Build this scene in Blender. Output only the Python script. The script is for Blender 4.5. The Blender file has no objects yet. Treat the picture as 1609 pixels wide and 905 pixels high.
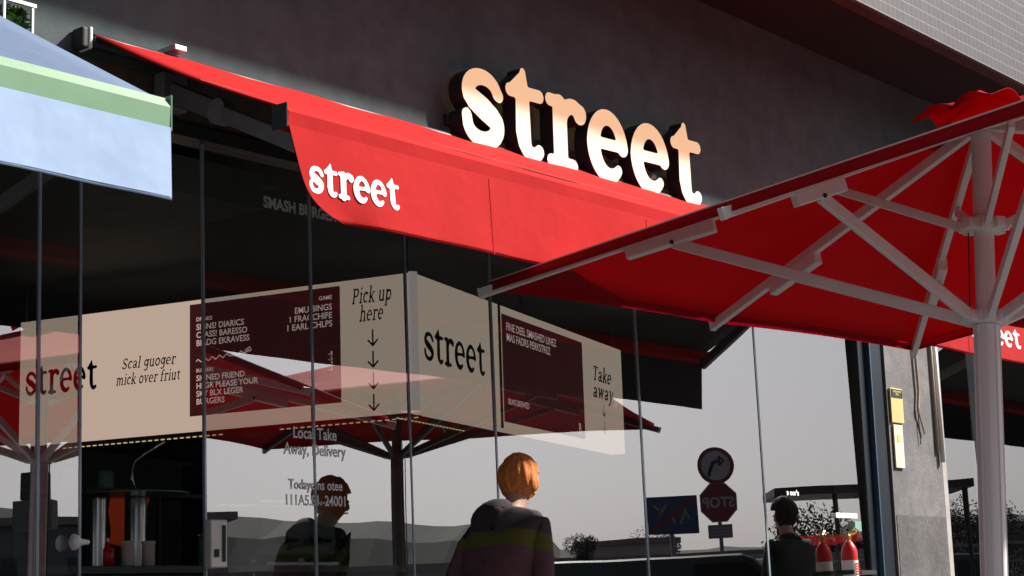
import bpy, bmesh, math, random
import numpy as np
from mathutils import Vector, Matrix
random.seed(7)
R = math.radians
sc = bpy.context.scene
col = sc.collection

# ------------------------------------------------------------------ camera, sky, sun, exposure
EYE = 0.95
cam_d = bpy.data.cameras.new("camera"); cam = bpy.data.objects.new("camera", cam_d); col.objects.link(cam)
F_ = Vector((0.76432276, 0.61957588, 0.17870769)); R_ = Vector((0.63384596, -0.77281376, -0.03159419)); U_ = R_.cross(F_)
cam.matrix_world = Matrix(((R_.x, U_.x, -F_.x, 0), (R_.y, U_.y, -F_.y, -6.0), (R_.z, U_.z, -F_.z, EYE), (0, 0, 0, 1)))
cam_d.sensor_width = 36; cam_d.lens = 2765.06 / 1609 * 36; cam_d.clip_end = 5000; cam_d.clip_start = 0.05
sc.camera = cam
SUN_EL, SUN_AZ = R(40), R(129)          # azimuth from +Y (into the facade) towards +X (along it)
w = bpy.data.worlds.new("World"); sc.world = w; w.use_nodes = True
nt = w.node_tree; nt.nodes.clear()
sky = nt.nodes.new("ShaderNodeTexSky"); sky.sky_type = 'NISHITA'; sky.sun_disc = False
sky.sun_elevation = SUN_EL; sky.sun_rotation = SUN_AZ; sky.air_density = 1.0; sky.dust_density = 3.0; sky.ozone_density = 1.0
bg = nt.nodes.new("ShaderNodeBackground"); bg.inputs[1].default_value = 0.05
hs = nt.nodes.new("ShaderNodeHueSaturation"); hs.inputs['Saturation'].default_value = 0.35
wo = nt.nodes.new("ShaderNodeOutputWorld")
nt.links.new(sky.outputs[0], hs.inputs['Color']); tn = nt.nodes.new('ShaderNodeMix'); tn.data_type = 'RGBA'; tn.blend_type = 'MULTIPLY'; tn.inputs[0].default_value = 1; tn.inputs[7].default_value = (.97, .97, 1.05, 1)
nt.links.new(hs.outputs[0], tn.inputs[6]); nt.links.new(tn.outputs[2], bg.inputs[0]); nt.links.new(bg.outputs[0], wo.inputs[0])
sd = bpy.data.lights.new("sun", 'SUN'); sd.energy = 5.0; sd.angle = R(2.2); sd.color = (1.0, 0.93, 0.84)
sun = bpy.data.objects.new("sun", sd); col.objects.link(sun)
sv = Vector((math.sin(SUN_AZ) * math.cos(SUN_EL), math.cos(SUN_AZ) * math.cos(SUN_EL), math.sin(SUN_EL)))
sun.rotation_euler = sv.to_track_quat('Z', 'Y').to_euler()
sc.view_settings.view_transform = 'Standard'; sc.view_settings.look = 'None'
sc.view_settings.exposure = 0.85; sc.view_settings.gamma = 1.0
sc.render.engine = 'CYCLES'
sc.cycles.max_bounces = 8; sc.cycles.transparent_max_bounces = 24

# ------------------------------------------------------------------ materials
def mat(name, c, rough=0.6, metal=0.0, var=0.12, scale=6.0, bump=0.0, bscale=40.0, emit=None, estr=0.0, spec=0.5, stretch=(1, 1, 1), var2=0.0):
    m = bpy.data.materials.new(name); m.use_nodes = True; t = m.node_tree; b = t.nodes['Principled BSDF']
    b.inputs['Roughness'].default_value = rough; b.inputs['Metallic'].default_value = metal
    b.inputs['Specular IOR Level'].default_value = spec
    co = t.nodes.new('ShaderNodeTexCoord'); mp = t.nodes.new('ShaderNodeMapping'); mp.inputs['Scale'].default_value = stretch
    t.links.new(co.outputs['Object'], mp.inputs[0])
    n = t.nodes.new('ShaderNodeTexNoise'); n.inputs['Scale'].default_value = scale; n.inputs['Detail'].default_value = 8; n.inputs['Roughness'].default_value = .62
    t.links.new(mp.outputs[0], n.inputs['Vector'])
    rp = t.nodes.new('ShaderNodeValToRGB'); rp.color_ramp.elements[0].position = .3; rp.color_ramp.elements[1].position = .72
    rp.color_ramp.elements[0].color = (*[x * (1 - var) for x in c], 1); rp.color_ramp.elements[1].color = (*[min(1, x * (1 + var)) for x in c], 1)
    t.links.new(n.outputs['Fac'], rp.inputs[0]); last = rp.outputs[0]
    if var2:
        n3 = t.nodes.new('ShaderNodeTexNoise'); n3.inputs['Scale'].default_value = scale * 7; n3.inputs['Detail'].default_value = 4
        t.links.new(mp.outputs[0], n3.inputs['Vector'])
        mr = t.nodes.new('ShaderNodeMapRange'); mr.inputs[1].default_value = .35; mr.inputs[2].default_value = .7; mr.inputs[3].default_value = 1 - var2; mr.inputs[4].default_value = 1 + var2
        t.links.new(n3.outputs['Fac'], mr.inputs[0])
        mx = t.nodes.new('ShaderNodeMix'); mx.data_type = 'RGBA'; mx.blend_type = 'MULTIPLY'; mx.inputs[0].default_value = 1
        t.links.new(last, mx.inputs[6]); t.links.new(mr.outputs[0], mx.inputs[7]); last = mx.outputs[2]
    t.links.new(last, b.inputs['Base Color'])
    if bump:
        n2 = t.nodes.new('ShaderNodeTexNoise'); n2.inputs['Scale'].default_value = bscale; n2.inputs['Detail'].default_value = 5
        t.links.new(mp.outputs[0], n2.inputs['Vector'])
        bp = t.nodes.new('ShaderNodeBump'); bp.inputs['Strength'].default_value = bump; bp.inputs['Distance'].default_value = .01
        t.links.new(n2.outputs['Fac'], bp.inputs['Height']); t.links.new(bp.outputs[0], b.inputs['Normal'])
    if emit:
        b.inputs['Emission Color'].default_value = (*emit, 1); b.inputs['Emission Strength'].default_value = estr
    m['base'] = 1
    return m

def fabric(name, c, trans=0.35, wave=900.0, tcol=None):
    m = mat(name, c, rough=.85, var=.07, scale=3.0, spec=.15); t = m.node_tree; b = t.nodes['Principled BSDF']
    src = b.inputs['Base Color'].links[0].from_socket
    n2 = t.nodes.new('ShaderNodeTexNoise'); n2.inputs['Scale'].default_value = 140; n2.inputs['Detail'].default_value = 6
    n4 = t.nodes.new('ShaderNodeTexNoise'); n4.inputs['Scale'].default_value = 2.6; n4.inputs['Detail'].default_value = 3
    co = [n for n in t.nodes if n.type == 'TEX_COORD'][0]
    t.links.new(co.outputs['Object'], n2.inputs['Vector']); t.links.new(co.outputs['Object'], n4.inputs['Vector'])
    b1 = t.nodes.new('ShaderNodeBump'); b1.inputs['Strength'].default_value = .10; b1.inputs['Distance'].default_value = .004
    b2 = t.nodes.new('ShaderNodeBump'); b2.inputs['Strength'].default_value = .35; b2.inputs['Distance'].default_value = .05
    t.links.new(n2.outputs['Fac'], b1.inputs['Height']); t.links.new(n4.outputs['Fac'], b2.inputs['Height'])
    t.links.new(b1.outputs[0], b2.inputs['Normal']); t.links.new(b2.outputs[0], b.inputs['Normal'])
    if trans:
        tr = t.nodes.new('ShaderNodeBsdfTranslucent')
        if tcol: tr.inputs['Color'].default_value = (*tcol, 1)
        else: t.links.new(src, tr.inputs['Color'])
        ms = t.nodes.new('ShaderNodeMixShader'); ms.inputs[0].default_value = trans
        out = [n for n in t.nodes if n.type == 'OUTPUT_MATERIAL'][0]
        t.links.new(b.outputs[0], ms.inputs[1]); t.links.new(tr.outputs[0], ms.inputs[2]); t.links.new(ms.outputs[0], out.inputs[0])
    return m

def glass_mat(name='coated_glass', ior=6.2, tint=(.86, .95, .95)):
    m = bpy.data.materials.new(name); m.use_nodes = True; t = m.node_tree; t.nodes.clear()
    out = t.nodes.new('ShaderNodeOutputMaterial'); tr = t.nodes.new('ShaderNodeBsdfTransparent'); tr.inputs[0].default_value = (*tint, 1)
    tr2 = t.nodes.new('ShaderNodeBsdfTransparent'); gl = t.nodes.new('ShaderNodeBsdfGlossy'); gl.inputs['Roughness'].default_value = 0.0
    co = t.nodes.new('ShaderNodeTexCoord'); n = t.nodes.new('ShaderNodeTexNoise'); n.inputs['Scale'].default_value = .9; n.inputs['Detail'].default_value = 1
    bp = t.nodes.new('ShaderNodeBump'); bp.inputs['Strength'].default_value = .12; bp.inputs['Distance'].default_value = .01
    t.links.new(co.outputs['Object'], n.inputs['Vector']); t.links.new(n.outputs['Fac'], bp.inputs['Height']); t.links.new(bp.outputs[0], gl.inputs['Normal'])
    fr = t.nodes.new('ShaderNodeFresnel'); fr.inputs['IOR'].default_value = ior
    mx = t.nodes.new('ShaderNodeMixShader'); g = t.nodes.new('ShaderNodeNewGeometry'); mx2 = t.nodes.new('ShaderNodeMixShader')
    t.links.new(fr.outputs[0], mx.inputs[0]); t.links.new(tr.outputs[0], mx.inputs[1]); t.links.new(gl.outputs[0], mx.inputs[2])
    t.links.new(g.outputs['Backfacing'], mx2.inputs[0]); t.links.new(mx.outputs[0], mx2.inputs[1]); t.links.new(tr2.outputs[0], mx2.inputs[2])
    t.links.new(mx2.outputs[0], out.inputs[0]); return m

def tile_mat(name, c, mort, size=.07, msize=.032):
    m = mat(name, c, rough=.45); t = m.node_tree; b = t.nodes['Principled BSDF']
    co = t.nodes.new('ShaderNodeTexCoord'); sx = t.nodes.new('ShaderNodeSeparateXYZ'); cx = t.nodes.new('ShaderNodeCombineXYZ')
    t.links.new(co.outputs['Object'], sx.inputs[0]); t.links.new(sx.outputs[0], cx.inputs[0]); t.links.new(sx.outputs[2], cx.inputs[1])
    br = t.nodes.new('ShaderNodeTexBrick'); br.offset = 0; br.squash = 1
    br.inputs['Scale'].default_value = 1; br.inputs['Brick Width'].default_value = size; br.inputs['Row Height'].default_value = size * 1.15
    br.inputs['Mortar Size'].default_value = size * msize * 1.0; br.inputs['Mortar Smooth'].default_value = .1; br.inputs['Bias'].default_value = 0
    br.inputs['Color1'].default_value = (*[x * .88 for x in c], 1); br.inputs['Color2'].default_value = (*[x * 1.1 for x in c], 1); br.inputs['Mortar'].default_value = (*mort, 1)
    t.links.new(cx.outputs[0], br.inputs['Vector']); t.links.new(br.outputs['Color'], b.inputs['Base Color'])
    bp = t.nodes.new('ShaderNodeBump'); bp.inputs['Strength'].default_value = .3; bp.inputs['Distance'].default_value = .003; bp.invert = True
    t.links.new(br.outputs['Fac'], bp.inputs['Height']); t.links.new(bp.outputs[0], b.inputs['Normal'])
    return m

M = dict(
 wall=mat('dark_render', (.062, .083, .089), .9, var=.25, scale=1.1, bump=.22, bscale=160, var2=.14),
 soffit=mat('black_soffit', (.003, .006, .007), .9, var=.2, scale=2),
 lip=mat('rusty_lip', (.030, .024, .022), .8, var=.4, scale=14),
 tile=tile_mat('mosaic_tile', (.055, .055, .061), (.17, .16, .13)),
 brick=mat('brown_strip', (.12, .085, .07), .85, var=.3, scale=9, bump=.3),
 conc=mat('concrete', (.15, .145, .15), .8, var=.30, scale=1.7, bump=.35, bscale=35, var2=.12),
 red=fabric('red_awning_fabric', (.45, .013, .014), .08),
 redu=fabric('red_parasol_fabric', (.45, .008, .016), .36, tcol=(.54, .006, .034)),
 redside=mat('red_seam', (.38, .012, .015), .8),
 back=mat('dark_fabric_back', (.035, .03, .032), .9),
 blue=fabric('pale_blue_awning_fabric', (.31, .42, .60), .10),
 bluetop=fabric('blue_awning_top', (.13, .18, .28), .10),
 redd=fabric('dense_red_fabric', (.34, .010, .016), .07, tcol=(.40, .01, .02)),
 ppost=mat('dark_grey_post', (.10, .11, .115), .45, .2),
 green=mat('pale_green_bar', (.14, .27, .16), .4, var=.06, scale=8),
 white=mat('white_paint', (.78, .77, .75), .45, var=.05),
 wtext=mat('white_letter', (.93, .93, .92), .6, var=.03),
 alu=mat('brushed_aluminium', (.46, .44, .44), .42, .55, var=.10, scale=5, stretch=(1, 1, .2)),
 armm=mat('grey_arm_coating', (.20, .19, .20), .5, .1, var=.1),
 alud=mat('dark_anodised', (.07, .08, .085), .38, .6, var=.15),
 post=mat('parasol_post', (.80, .78, .80), .45, .10, var=.08, scale=4, stretch=(1, 1, .15)),
 iron=mat('dark_iron', (.035, .037, .04), .6, .3, var=.2),
 frame=mat('black_frame', (.012, .02, .028), .3, .2, var=.2),
 mull=mat('mullion_edge', (.30, .36, .42), .15, .2, var=.1),
 glass=glass_mat(),
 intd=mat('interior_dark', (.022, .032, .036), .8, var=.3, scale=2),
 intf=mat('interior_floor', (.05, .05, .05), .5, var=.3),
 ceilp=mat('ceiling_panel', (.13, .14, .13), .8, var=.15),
 box=mat('cream_panel_added_glow', (.45, .38, .33), .6, var=.05, scale=1.5, emit=(.74, .55, .43), estr=.36),  # glow added to panels, trim, boards and print, standing in for interior lights
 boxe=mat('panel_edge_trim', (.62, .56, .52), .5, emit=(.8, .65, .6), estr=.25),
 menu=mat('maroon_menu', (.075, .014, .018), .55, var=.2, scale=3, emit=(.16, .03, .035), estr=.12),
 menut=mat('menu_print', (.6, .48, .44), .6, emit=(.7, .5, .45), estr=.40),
 ink=mat('dark_ink', (.012, .02, .02), .6),
 led=mat('led_strip', (.9, .8, .5), .5, emit=(1, .82, .42), estr=.28),
 steel=mat('steel', (.55, .56, .55), .22, .95, var=.1),
 orange=mat('orange_plastic', (.52, .085, .03), .5, var=.15, emit=(.5, .07, .02), estr=.05),
 redp=mat('red_plastic', (.62, .02, .02), .3, var=.05),
 cup=mat('paper_cup', (.72, .60, .55), .7),
 teal=mat('teal_glass', (.10, .22, .20), .25, var=.1),
 counter=mat('counter_top', (.05, .06, .06), .25, var=.2),
 yellow=mat('yellow_plate', (.62, .50, .20), .6, var=.12, scale=12),
 cream=mat('cream_board', (.72, .66, .52), .6),
 ylab=mat('lime_sticker', (.6, .58, .1), .6),
 cord=mat('tan_cord', (.45, .36, .27), .7),
 brass=mat('brass', (.62, .38, .14), .35, .8),
 asph=mat('asphalt', (.05, .05, .052), .9, var=.25, scale=8, bump=.3),
 pave=mat('paving', (.10, .095, .09), .85, var=.2, scale=5),
 sea=mat('sea_water', (.03, .05, .06), .1, var=.1),
 hill=mat('scrub_hill', (.018, .028, .032), .95, var=.45, scale=.04),
 build=mat('pale_building', (.34, .31, .30), .8, var=.15, scale=1),
 buildd=mat('shed_wall', (.09, .10, .11), .8, var=.2, scale=1),
 roofm=mat('roof_sheet', (.15, .12, .12), .7, var=.2),
 leaf=mat('leaf', (.07, .16, .04), .7, var=.5, scale=9),
 leafd=mat('dark_leaf', (.03, .05, .03), .8, var=.4, scale=3),
 bark=mat('bark', (.07, .05, .04), .9, var=.3),
 signred=mat('sign_red', (.15, .022, .028), .45), signblue=mat('sign_blue', (.02, .055, .12), .45), signwhite=mat('sign_white', (.30, .30, .32), .5),
 signgrey=mat('sign_grey', (.16, .165, .17), .5),
 skin=mat('skin', (.50, .30, .22), .55), hairo=mat('orange_knit', (.78, .23, .05), .8, var=.35, scale=26, bump=1.0, bscale=55, stretch=(3, 3, .3)),
 hood=mat('charcoal_hood', (.045, .038, .042), .95, var=.25, bump=.5), olive=mat('olive_band', (.10, .098, .014), .9, var=.2),
 coat=mat('plum_coat', (.115, .052, .062), .95, var=.3, scale=9, bump=1.0, bscale=11), trous=mat('dark_trousers', (.02, .022, .03), .9), shoe=mat('shoe_leather', (.03, .025, .02), .5),
 jacket=mat('dark_jacket', (.03, .034, .036), .9), hairb=mat('dark_hair', (.02, .015, .012), .8), bluej=mat('navy_jacket', (.02, .03, .06), .9),
 carp=mat('car_paint_dark', (.03, .045, .05), .25, .3), carw=mat('car_paint_pale', (.55, .56, .57), .3), carg=mat('car_glass', (.02, .025, .03), .08), tyre=mat('tyre', (.015, .015, .015), .9),
)
def banded_coat(s_, lean):
    m = mat('plum_coat_with_yoke', (.115, .052, .062), .95, var=.3, scale=9, bump=1.0, bscale=11); t = m.node_tree; b = t.nodes['Principled BSDF']
    base = b.inputs['Base Color'].links[0].from_socket; co = [n for n in t.nodes if n.type == 'TEX_COORD'][0]
    sx = t.nodes.new('ShaderNodeSeparateXYZ'); t.links.new(co.outputs['Object'], sx.inputs[0])
    m1 = t.nodes.new('ShaderNodeMath'); m1.operation = 'MULTIPLY_ADD'; m1.inputs[1].default_value = .25; t.links.new(sx.outputs[0], m1.inputs[0]); t.links.new(sx.outputs[2], m1.inputs[2])
    n = t.nodes.new('ShaderNodeTexNoise'); n.inputs['Scale'].default_value = 7; t.links.new(co.outputs['Object'], n.inputs['Vector'])
    m2 = t.nodes.new('ShaderNodeMath'); m2.operation = 'MULTIPLY_ADD'; m2.inputs[1].default_value = .03; t.links.new(n.outputs['Fac'], m2.inputs[0]); t.links.new(m1.outputs[0], m2.inputs[2])
    last = base
    for z, c in ((1.275, (.10, .098, .014)), (1.375, (.045, .038, .042))):
        mr = t.nodes.new('ShaderNodeMapRange'); mr.inputs[1].default_value = (z + .25 * lean * .4) * s_; mr.inputs[2].default_value = (z + .25 * lean * .4) * s_ + .012; t.links.new(m2.outputs[0], mr.inputs[0])
        mx = t.nodes.new('ShaderNodeMix'); mx.data_type = 'RGBA'; mx.inputs[7].default_value = (*c, 1); t.links.new(mr.outputs[0], mx.inputs[0]); t.links.new(last, mx.inputs[6]); last = mx.outputs[2]
    t.links.new(last, b.inputs['Base Color']); return m
M['bandcoat'] = banded_coat(1.50 / 1.75, .42)
# illuminated letter faces: white plastic with a warm lamp behind
M['litletter'] = mat('backlit_letter_face', (.52, .53, .54), .6, var=.02, spec=.1, emit=(1.0, .58, .22), estr=.36)
M['letterside'] = mat('letter_return', (.02, .022, .025), .5)

# ------------------------------------------------------------------ helpers
def obj(name, me, m, parent=None, smooth=False):
    if isinstance(me, bmesh.types.BMesh):
        b = me; me = bpy.data.meshes.new(name); b.normal_update(); b.to_mesh(me); b.free()
    o = bpy.data.objects.new(name, me)
    for x in (m if isinstance(m, (list, tuple)) else [m]): me.materials.append(x)
    if smooth:
        for p in me.polygons: p.use_smooth = True
    col.objects.link(o)
    if parent is not None:
        o.parent = parent; o.matrix_parent_inverse = parent.matrix_world_inv if hasattr(parent, 'matrix_world_inv') else Matrix.LocRotScale(parent.location, parent.rotation_euler, parent.scale).inverted()
    return o
def thing(name, label, cat, loc=(0, 0, 0), rz=0, group=None, kind=None):
    o = bpy.data.objects.new(name, None); o.empty_display_size = .1; col.objects.link(o)
    o.location = loc; o.rotation_euler = (0, 0, rz); tag(o, label, cat, group, kind); return o
def tag(o, label=None, cat=None, group=None, kind=None):
    if label: o['label'] = label
    if cat: o['category'] = cat
    if group: o['group'] = group
    if kind: o['kind'] = kind
    return o
def struct(name, b, m, **k):
    o = obj(name, b, m, **k); o['kind'] = 'structure'; return o
def part(name, b, m, parent, smooth=False):
    """mesh given in the parent's LOCAL space"""
    o = obj(name, b, m, None, smooth); o.parent = parent; return o
def BM(): return bmesh.new()
def box(b, x0, x1, y0, y1, z0, z1, bev=0.0):
    vs = [b.verts.new(v) for v in ((x0, y0, z0), (x1, y0, z0), (x1, y1, z0), (x0, y1, z0), (x0, y0, z1), (x1, y0, z1), (x1, y1, z1), (x0, y1, z1))]
    fs = [b.faces.new([vs[i] for i in f]) for f in ((3, 2, 1, 0), (4, 5, 6, 7), (0, 1, 5, 4), (1, 2, 6, 5), (2, 3, 7, 6), (3, 0, 4, 7))]
    if bev:
        es = list({e for f in fs for e in f.edges}); bmesh.ops.bevel(b, geom=es, offset=bev, segments=2, affect='EDGES', profile=.5)
    return b
def bx(*a, bev=0.0): return box(BM(), *a, bev=bev)
def beam(b, p, q, w_, h_, up=(0, 0, 1), bev=0.0):
    p, q = Vector(p), Vector(q); d = (q - p).normalized(); s = d.cross(Vector(up)).normalized(); u = s.cross(d)
    vs = []
    for c in (p, q):
        for a, e in ((-1, -1), (1, -1), (1, 1), (-1, 1)): vs.append(b.verts.new(c + s * a * w_ / 2 + u * e * h_ / 2))
    fs = [b.faces.new([vs[i] for i in f]) for f in ((0, 1, 2, 3), (7, 6, 5, 4), (0, 4, 5, 1), (1, 5, 6, 2), (2, 6, 7, 3), (3, 7, 4, 0))]
    bmesh.ops.recalc_face_normals(b, faces=fs)
    if bev:
        es = list({e for f in fs for e in f.edges}); bmesh.ops.bevel(b, geom=es, offset=bev, segments=2, affect='EDGES', profile=.5)
    return b
def tube(b, pts, r, n=12, cap=True):
    pts = [Vector(p) for p in pts]; rs = r if isinstance(r, (list, tuple)) else [r] * len(pts); rings = []
    for i, p in enumerate(pts):
        d = (pts[min(i + 1, len(pts) - 1)] - pts[max(i - 1, 0)]).normalized()
        a = d.cross(Vector((.03, .05, 1))) if abs(d.z) < .95 else d.cross(Vector((1, 0, .02)))
        a.normalize(); c = d.cross(a)
        rings.append([b.verts.new(p + (a * math.cos(2 * math.pi * k / n) + c * math.sin(2 * math.pi * k / n)) * rs[i]) for k in range(n)])
    fs = []
    for i in range(len(pts) - 1):
        for k in range(n): fs.append(b.faces.new((rings[i][k], rings[i][(k + 1) % n], rings[i + 1][(k + 1) % n], rings[i + 1][k])))
    if cap: fs.append(b.faces.new(rings[0][::-1])); fs.append(b.faces.new(rings[-1]))
    bmesh.ops.recalc_face_normals(b, faces=fs)
    return b
def lathe(b, prof, c=(0, 0, 0), n=24):
    rings = []
    for r, z in prof: rings.append([b.verts.new((c[0] + r * math.cos(2 * math.pi * k / n), c[1] + r * math.sin(2 * math.pi * k / n), c[2] + z)) for k in range(n)])
    fs = []
    for i in range(len(prof) - 1):
        for k in range(n): fs.append(b.faces.new((rings[i][k], rings[i][(k + 1) % n], rings[i + 1][(k + 1) % n], rings[i + 1][k])))
    fs.append(b.faces.new(rings[0][::-1])); fs.append(b.faces.new(rings[-1])); bmesh.ops.recalc_face_normals(b, faces=fs); return b
def smooth_by_angle(o, a=35):
    me = o.data
    for p in me.polygons: p.use_smooth = True
    try: me.set_sharp_from_angle(angle=R(a))
    except Exception: pass
    return o

# ------------------------------------------------------------------ stroke lettering (slab serif) by distance field
def arc(cx, cy, rx, ry, a0, a1, n=14, r0=.1, r1=None, rm=None):
    r1 = r0 if r1 is None else r1; out = []
    for i in range(n + 1):
        t = i / n; a = R(a0 + (a1 - a0) * t); rr = r0 + (r1 - r0) * t
        if rm is not None: rr += (rm - (r0 + r1) / 2) * math.sin(math.pi * t)
        out.append((cx + rx * math.cos(a), cy + ry * math.sin(a), rr))
    return out
def L(*p, r=.1): return [(x, y, r) if True else 0 for x, y in p]
def glyphs(B=.16, H=.10, S=.09):     # B heavy stem radius, H hairline, S serif
    g = {}
    g['s'] = (.86, [[(.745, .72, B * .60)] + arc(.45, .70, .27, .20, 10, 200, r0=B * .62, r1=B * .85, rm=H * 1.05) + [(.28, .58, B), (.46, .50, B * 1.08), (.62, .42, B)] + arc(.43, .30, .28, .20, 20, -165, r0=B * .9, r1=B * .66, rm=H * 1.1) + [(.14, .36, B * .62)]])
    g['t'] = (.76, [[(.34, 1.14, S * .6), (.32, .9, B * .9), (.32, .35, B), (.34, .22, B * .9)] + arc(.50, .26, .17, .17, 200, 320, r0=B * .8, r1=H * .9), [(.08, .86, S), (.66, .88, S)], [(.1, .86, S * .9), (.30, 1.06, S * .7)]])
    g['r'] = (.82, [[(.28, .1, B), (.28, .86, B)], [(.08, .09, S), (.54, .09, S)], [(.08, .90, S), (.28, .90, S)], [(.30, .62, H)] + arc(.56, .62, .24, .27, 175, 80, r0=H, r1=B * .75), [(.62, .88, B * .75), (.70, .82, B)]])
    g['e'] = (.94, [[(.16, .52, H * .8), (.78, .54, H * .8)], arc(.46, .50, .32, .40, 5, 180, r0=B * .85, r1=B, rm=H * 1.1), arc(.46, .50, .32, .40, 180, 312, r0=B, r1=H * .75, rm=B * .85)])
    g['c'] = (.86, [arc(.46, .50, .32, .40, 40, 315, r0=B * .8, r1=H * .8, rm=B)])
    g['a'] = (.92, [arc(.38, .68, .24, .22, 160, 10, r0=B * .8, r1=B * .8, rm=H), [(.62, .7, B), (.62, .25, B), (.70, .12, H), (.84, .12, S)], arc(.38, .28, .24, .18, 60, 330, r0=H, r1=H, rm=B * .8), [(.60, .55, H), (.42, .47, H)]])
    g['o'] = (.96, [arc(.48, .50, .33, .40, 0, 360, n=24, r0=B * .9)])
    g['n'] = (1.06, [[(.24, .1, B), (.24, .9, B)], [(.06, .9, S), (.24, .9, S)], [(.06, .09, S), (.42, .09, S)], arc(.52, .58, .26, .32, 170, 0, r0=H, r1=B), [(.78, .58, B), (.78, .1, B)], [(.62, .09, S), (.98, .09, S)]])
    g['m'] = (1.5, [[(.22, .1, B), (.22, .9, B)], [(.06, .9, S), (.22, .9, S)], [(.06, .09, S), (.38, .09, S)], arc(.44, .62, .22, .28, 170, 0, r0=H, r1=B), [(.68, .6, B), (.68, .1, B)], arc(.92, .62, .22, .28, 170, 0, r0=H, r1=B), [(1.16, .6, B), (1.16, .1, B)], [(1.02, .09, S), (1.34, .09, S)]])
    g['u'] = (1.02, [[(.22, .9, B), (.22, .4, B)] + arc(.46, .36, .24, .27, 180, 350, r0=B, r1=H), [(.74, .9, B), (.74, .1, B)], [(.06, .9, S), (.22, .9, S)], [(.58, .9, S), (.74, .9, S)], [(.74, .09, S), (.92, .09, S)]])
    g['v'] = (.94, [[(.2, .9, B), (.47, .1, B * .8)], [(.74, .9, H), (.47, .1, H)], [(.06, .9, S), (.34, .9, S)], [(.62, .9, S), (.88, .9, S)]])
    g['w'] = (1.3, [[(.2, .9, B), (.42, .1, B * .8)], [(.42, .1, H), (.64, .8, H)], [(.64, .9, B), (.86, .1, B * .8)], [(.86, .1, H), (1.08, .9, H)], [(.06, .9, S), (.34, .9, S)], [(.98, .9, S), (1.2, .9, S)]])
    g['y'] = (.94, [[(.2, .9, B), (.48, .12, B * .8)], [(.76, .9, H), (.42, -.12, H), (.28, -.32, H), (.12, -.32, B * .8)], [(.06, .9, S), (.34, .9, S)], [(.64, .9, S), (.88, .9, S)]])
    g['k'] = (.98, [[(.24, .1, B), (.24, 1.38, B)], [(.06, 1.38, S), (.24, 1.38, S)], [(.06, .09, S), (.42, .09, S)], [(.30, .42, H), (.72, .88, H)], [(.42, .55, B * .8), (.78, .1, B)], [(.6, .9, S), (.86, .9, S)], [(.66, .09, S), (.94, .09, S)]])
    g['h'] = (1.06, [[(.24, .1, B), (.24, 1.38, B)], [(.06, 1.38, S), (.24, 1.38, S)], [(.06, .09, S), (.42, .09, S)], arc(.52, .58, .26, .32, 170, 0, r0=H, r1=B), [(.78, .58, B), (.78, .1, B)], [(.62, .09, S), (.98, .09, S)]])
    g['l'] = (.54, [[(.26, .1, B), (.26, 1.38, B)], [(.08, 1.38, S), (.26, 1.38, S)], [(.06, .09, S), (.46, .09, S)]])
    g['i'] = (.54, [[(.26, .1, B), (.26, .9, B)], [(.08, .9, S), (.26, .9, S)], [(.06, .09, S), (.46, .09, S)], [(.25, 1.27, B * 1.1), (.26, 1.28, B * 1.1)]])
    g['f'] = (.70, [[(.26, .1, B), (.26, 1.1, B)] + arc(.48, 1.1, .22, .24, 180, 50, r0=B, r1=B * .8, rm=H), [(.06, .86, S), (.56, .86, S)], [(.06, .09, S), (.46, .09, S)]])
    g['d'] = (1.02, [arc(.42, .48, .28, .38, 0, 360, n=24, r0=B * .85), [(.74, 1.38, B), (.74, .1, B)], [(.58, 1.38, S), (.74, 1.38, S)], [(.74, .09, S), (.92, .09, S)]])
    g['g'] = (.94, [arc(.42, .56, .27, .32, 0, 360, n=24, r0=B * .85), [(.72, .88, B), (.72, -.1, B)] + arc(.46, -.1, .26, .24, 0, -150, r0=B, r1=H), [(.72, .9, S), (.88, .9, S)]])
    g['q'] = (1.0, [arc(.42, .50, .28, .38, 0, 360, n=24, r0=B * .85), [(.72, .9, B), (.72, -.34, B)], [(.58, -.35, S), (.88, -.35, S)]])
    g['p'] = (1.02, [arc(.54, .50, .28, .38, 0, 360, n=24, r0=B * .85), [(.24, .9, B), (.24, -.34, B)], [(.06, .9, S), (.24, .9, S)], [(.08, -.35, S), (.42, -.35, S)]])
    g['P'] = (1.08, [[(.26, .1, B), (.26, 1.26, B)], [(.06, 1.27, S), (.5, 1.27, S)], [(.06, .09, S), (.46, .09, S)], [(.4, 1.27, H)] + arc(.52, .96, .32, .31, 90, -90, r0=H, r1=H, rm=B) + [(.3, .65, H)]])
    g['T'] = (1.16, [[(.56, .1, B), (.56, 1.26, B)], [(.10, 1.27, S), (1.02, 1.27, S)], [(.1, 1.24, S), (.1, 1.02, S * .8)], [(1.02, 1.24, S), (1.02, 1.02, S * .8)], [(.38, .09, S), (.76, .09, S)]])
    g['S'] = (.98, [arc(.46, .97, .30, .30, 30, 215, r0=H, r1=B * .85) + [(.36, .74, B), (.6, .58, B)] + arc(.46, .38, .31, .30, 20, -160, r0=B * .85, r1=H), [(.78, 1.26, S), (.78, 1.0, S)], [(.12, .36, S), (.12, .1, S)]])
    g[' '] = (.5, [])
    return g
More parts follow.
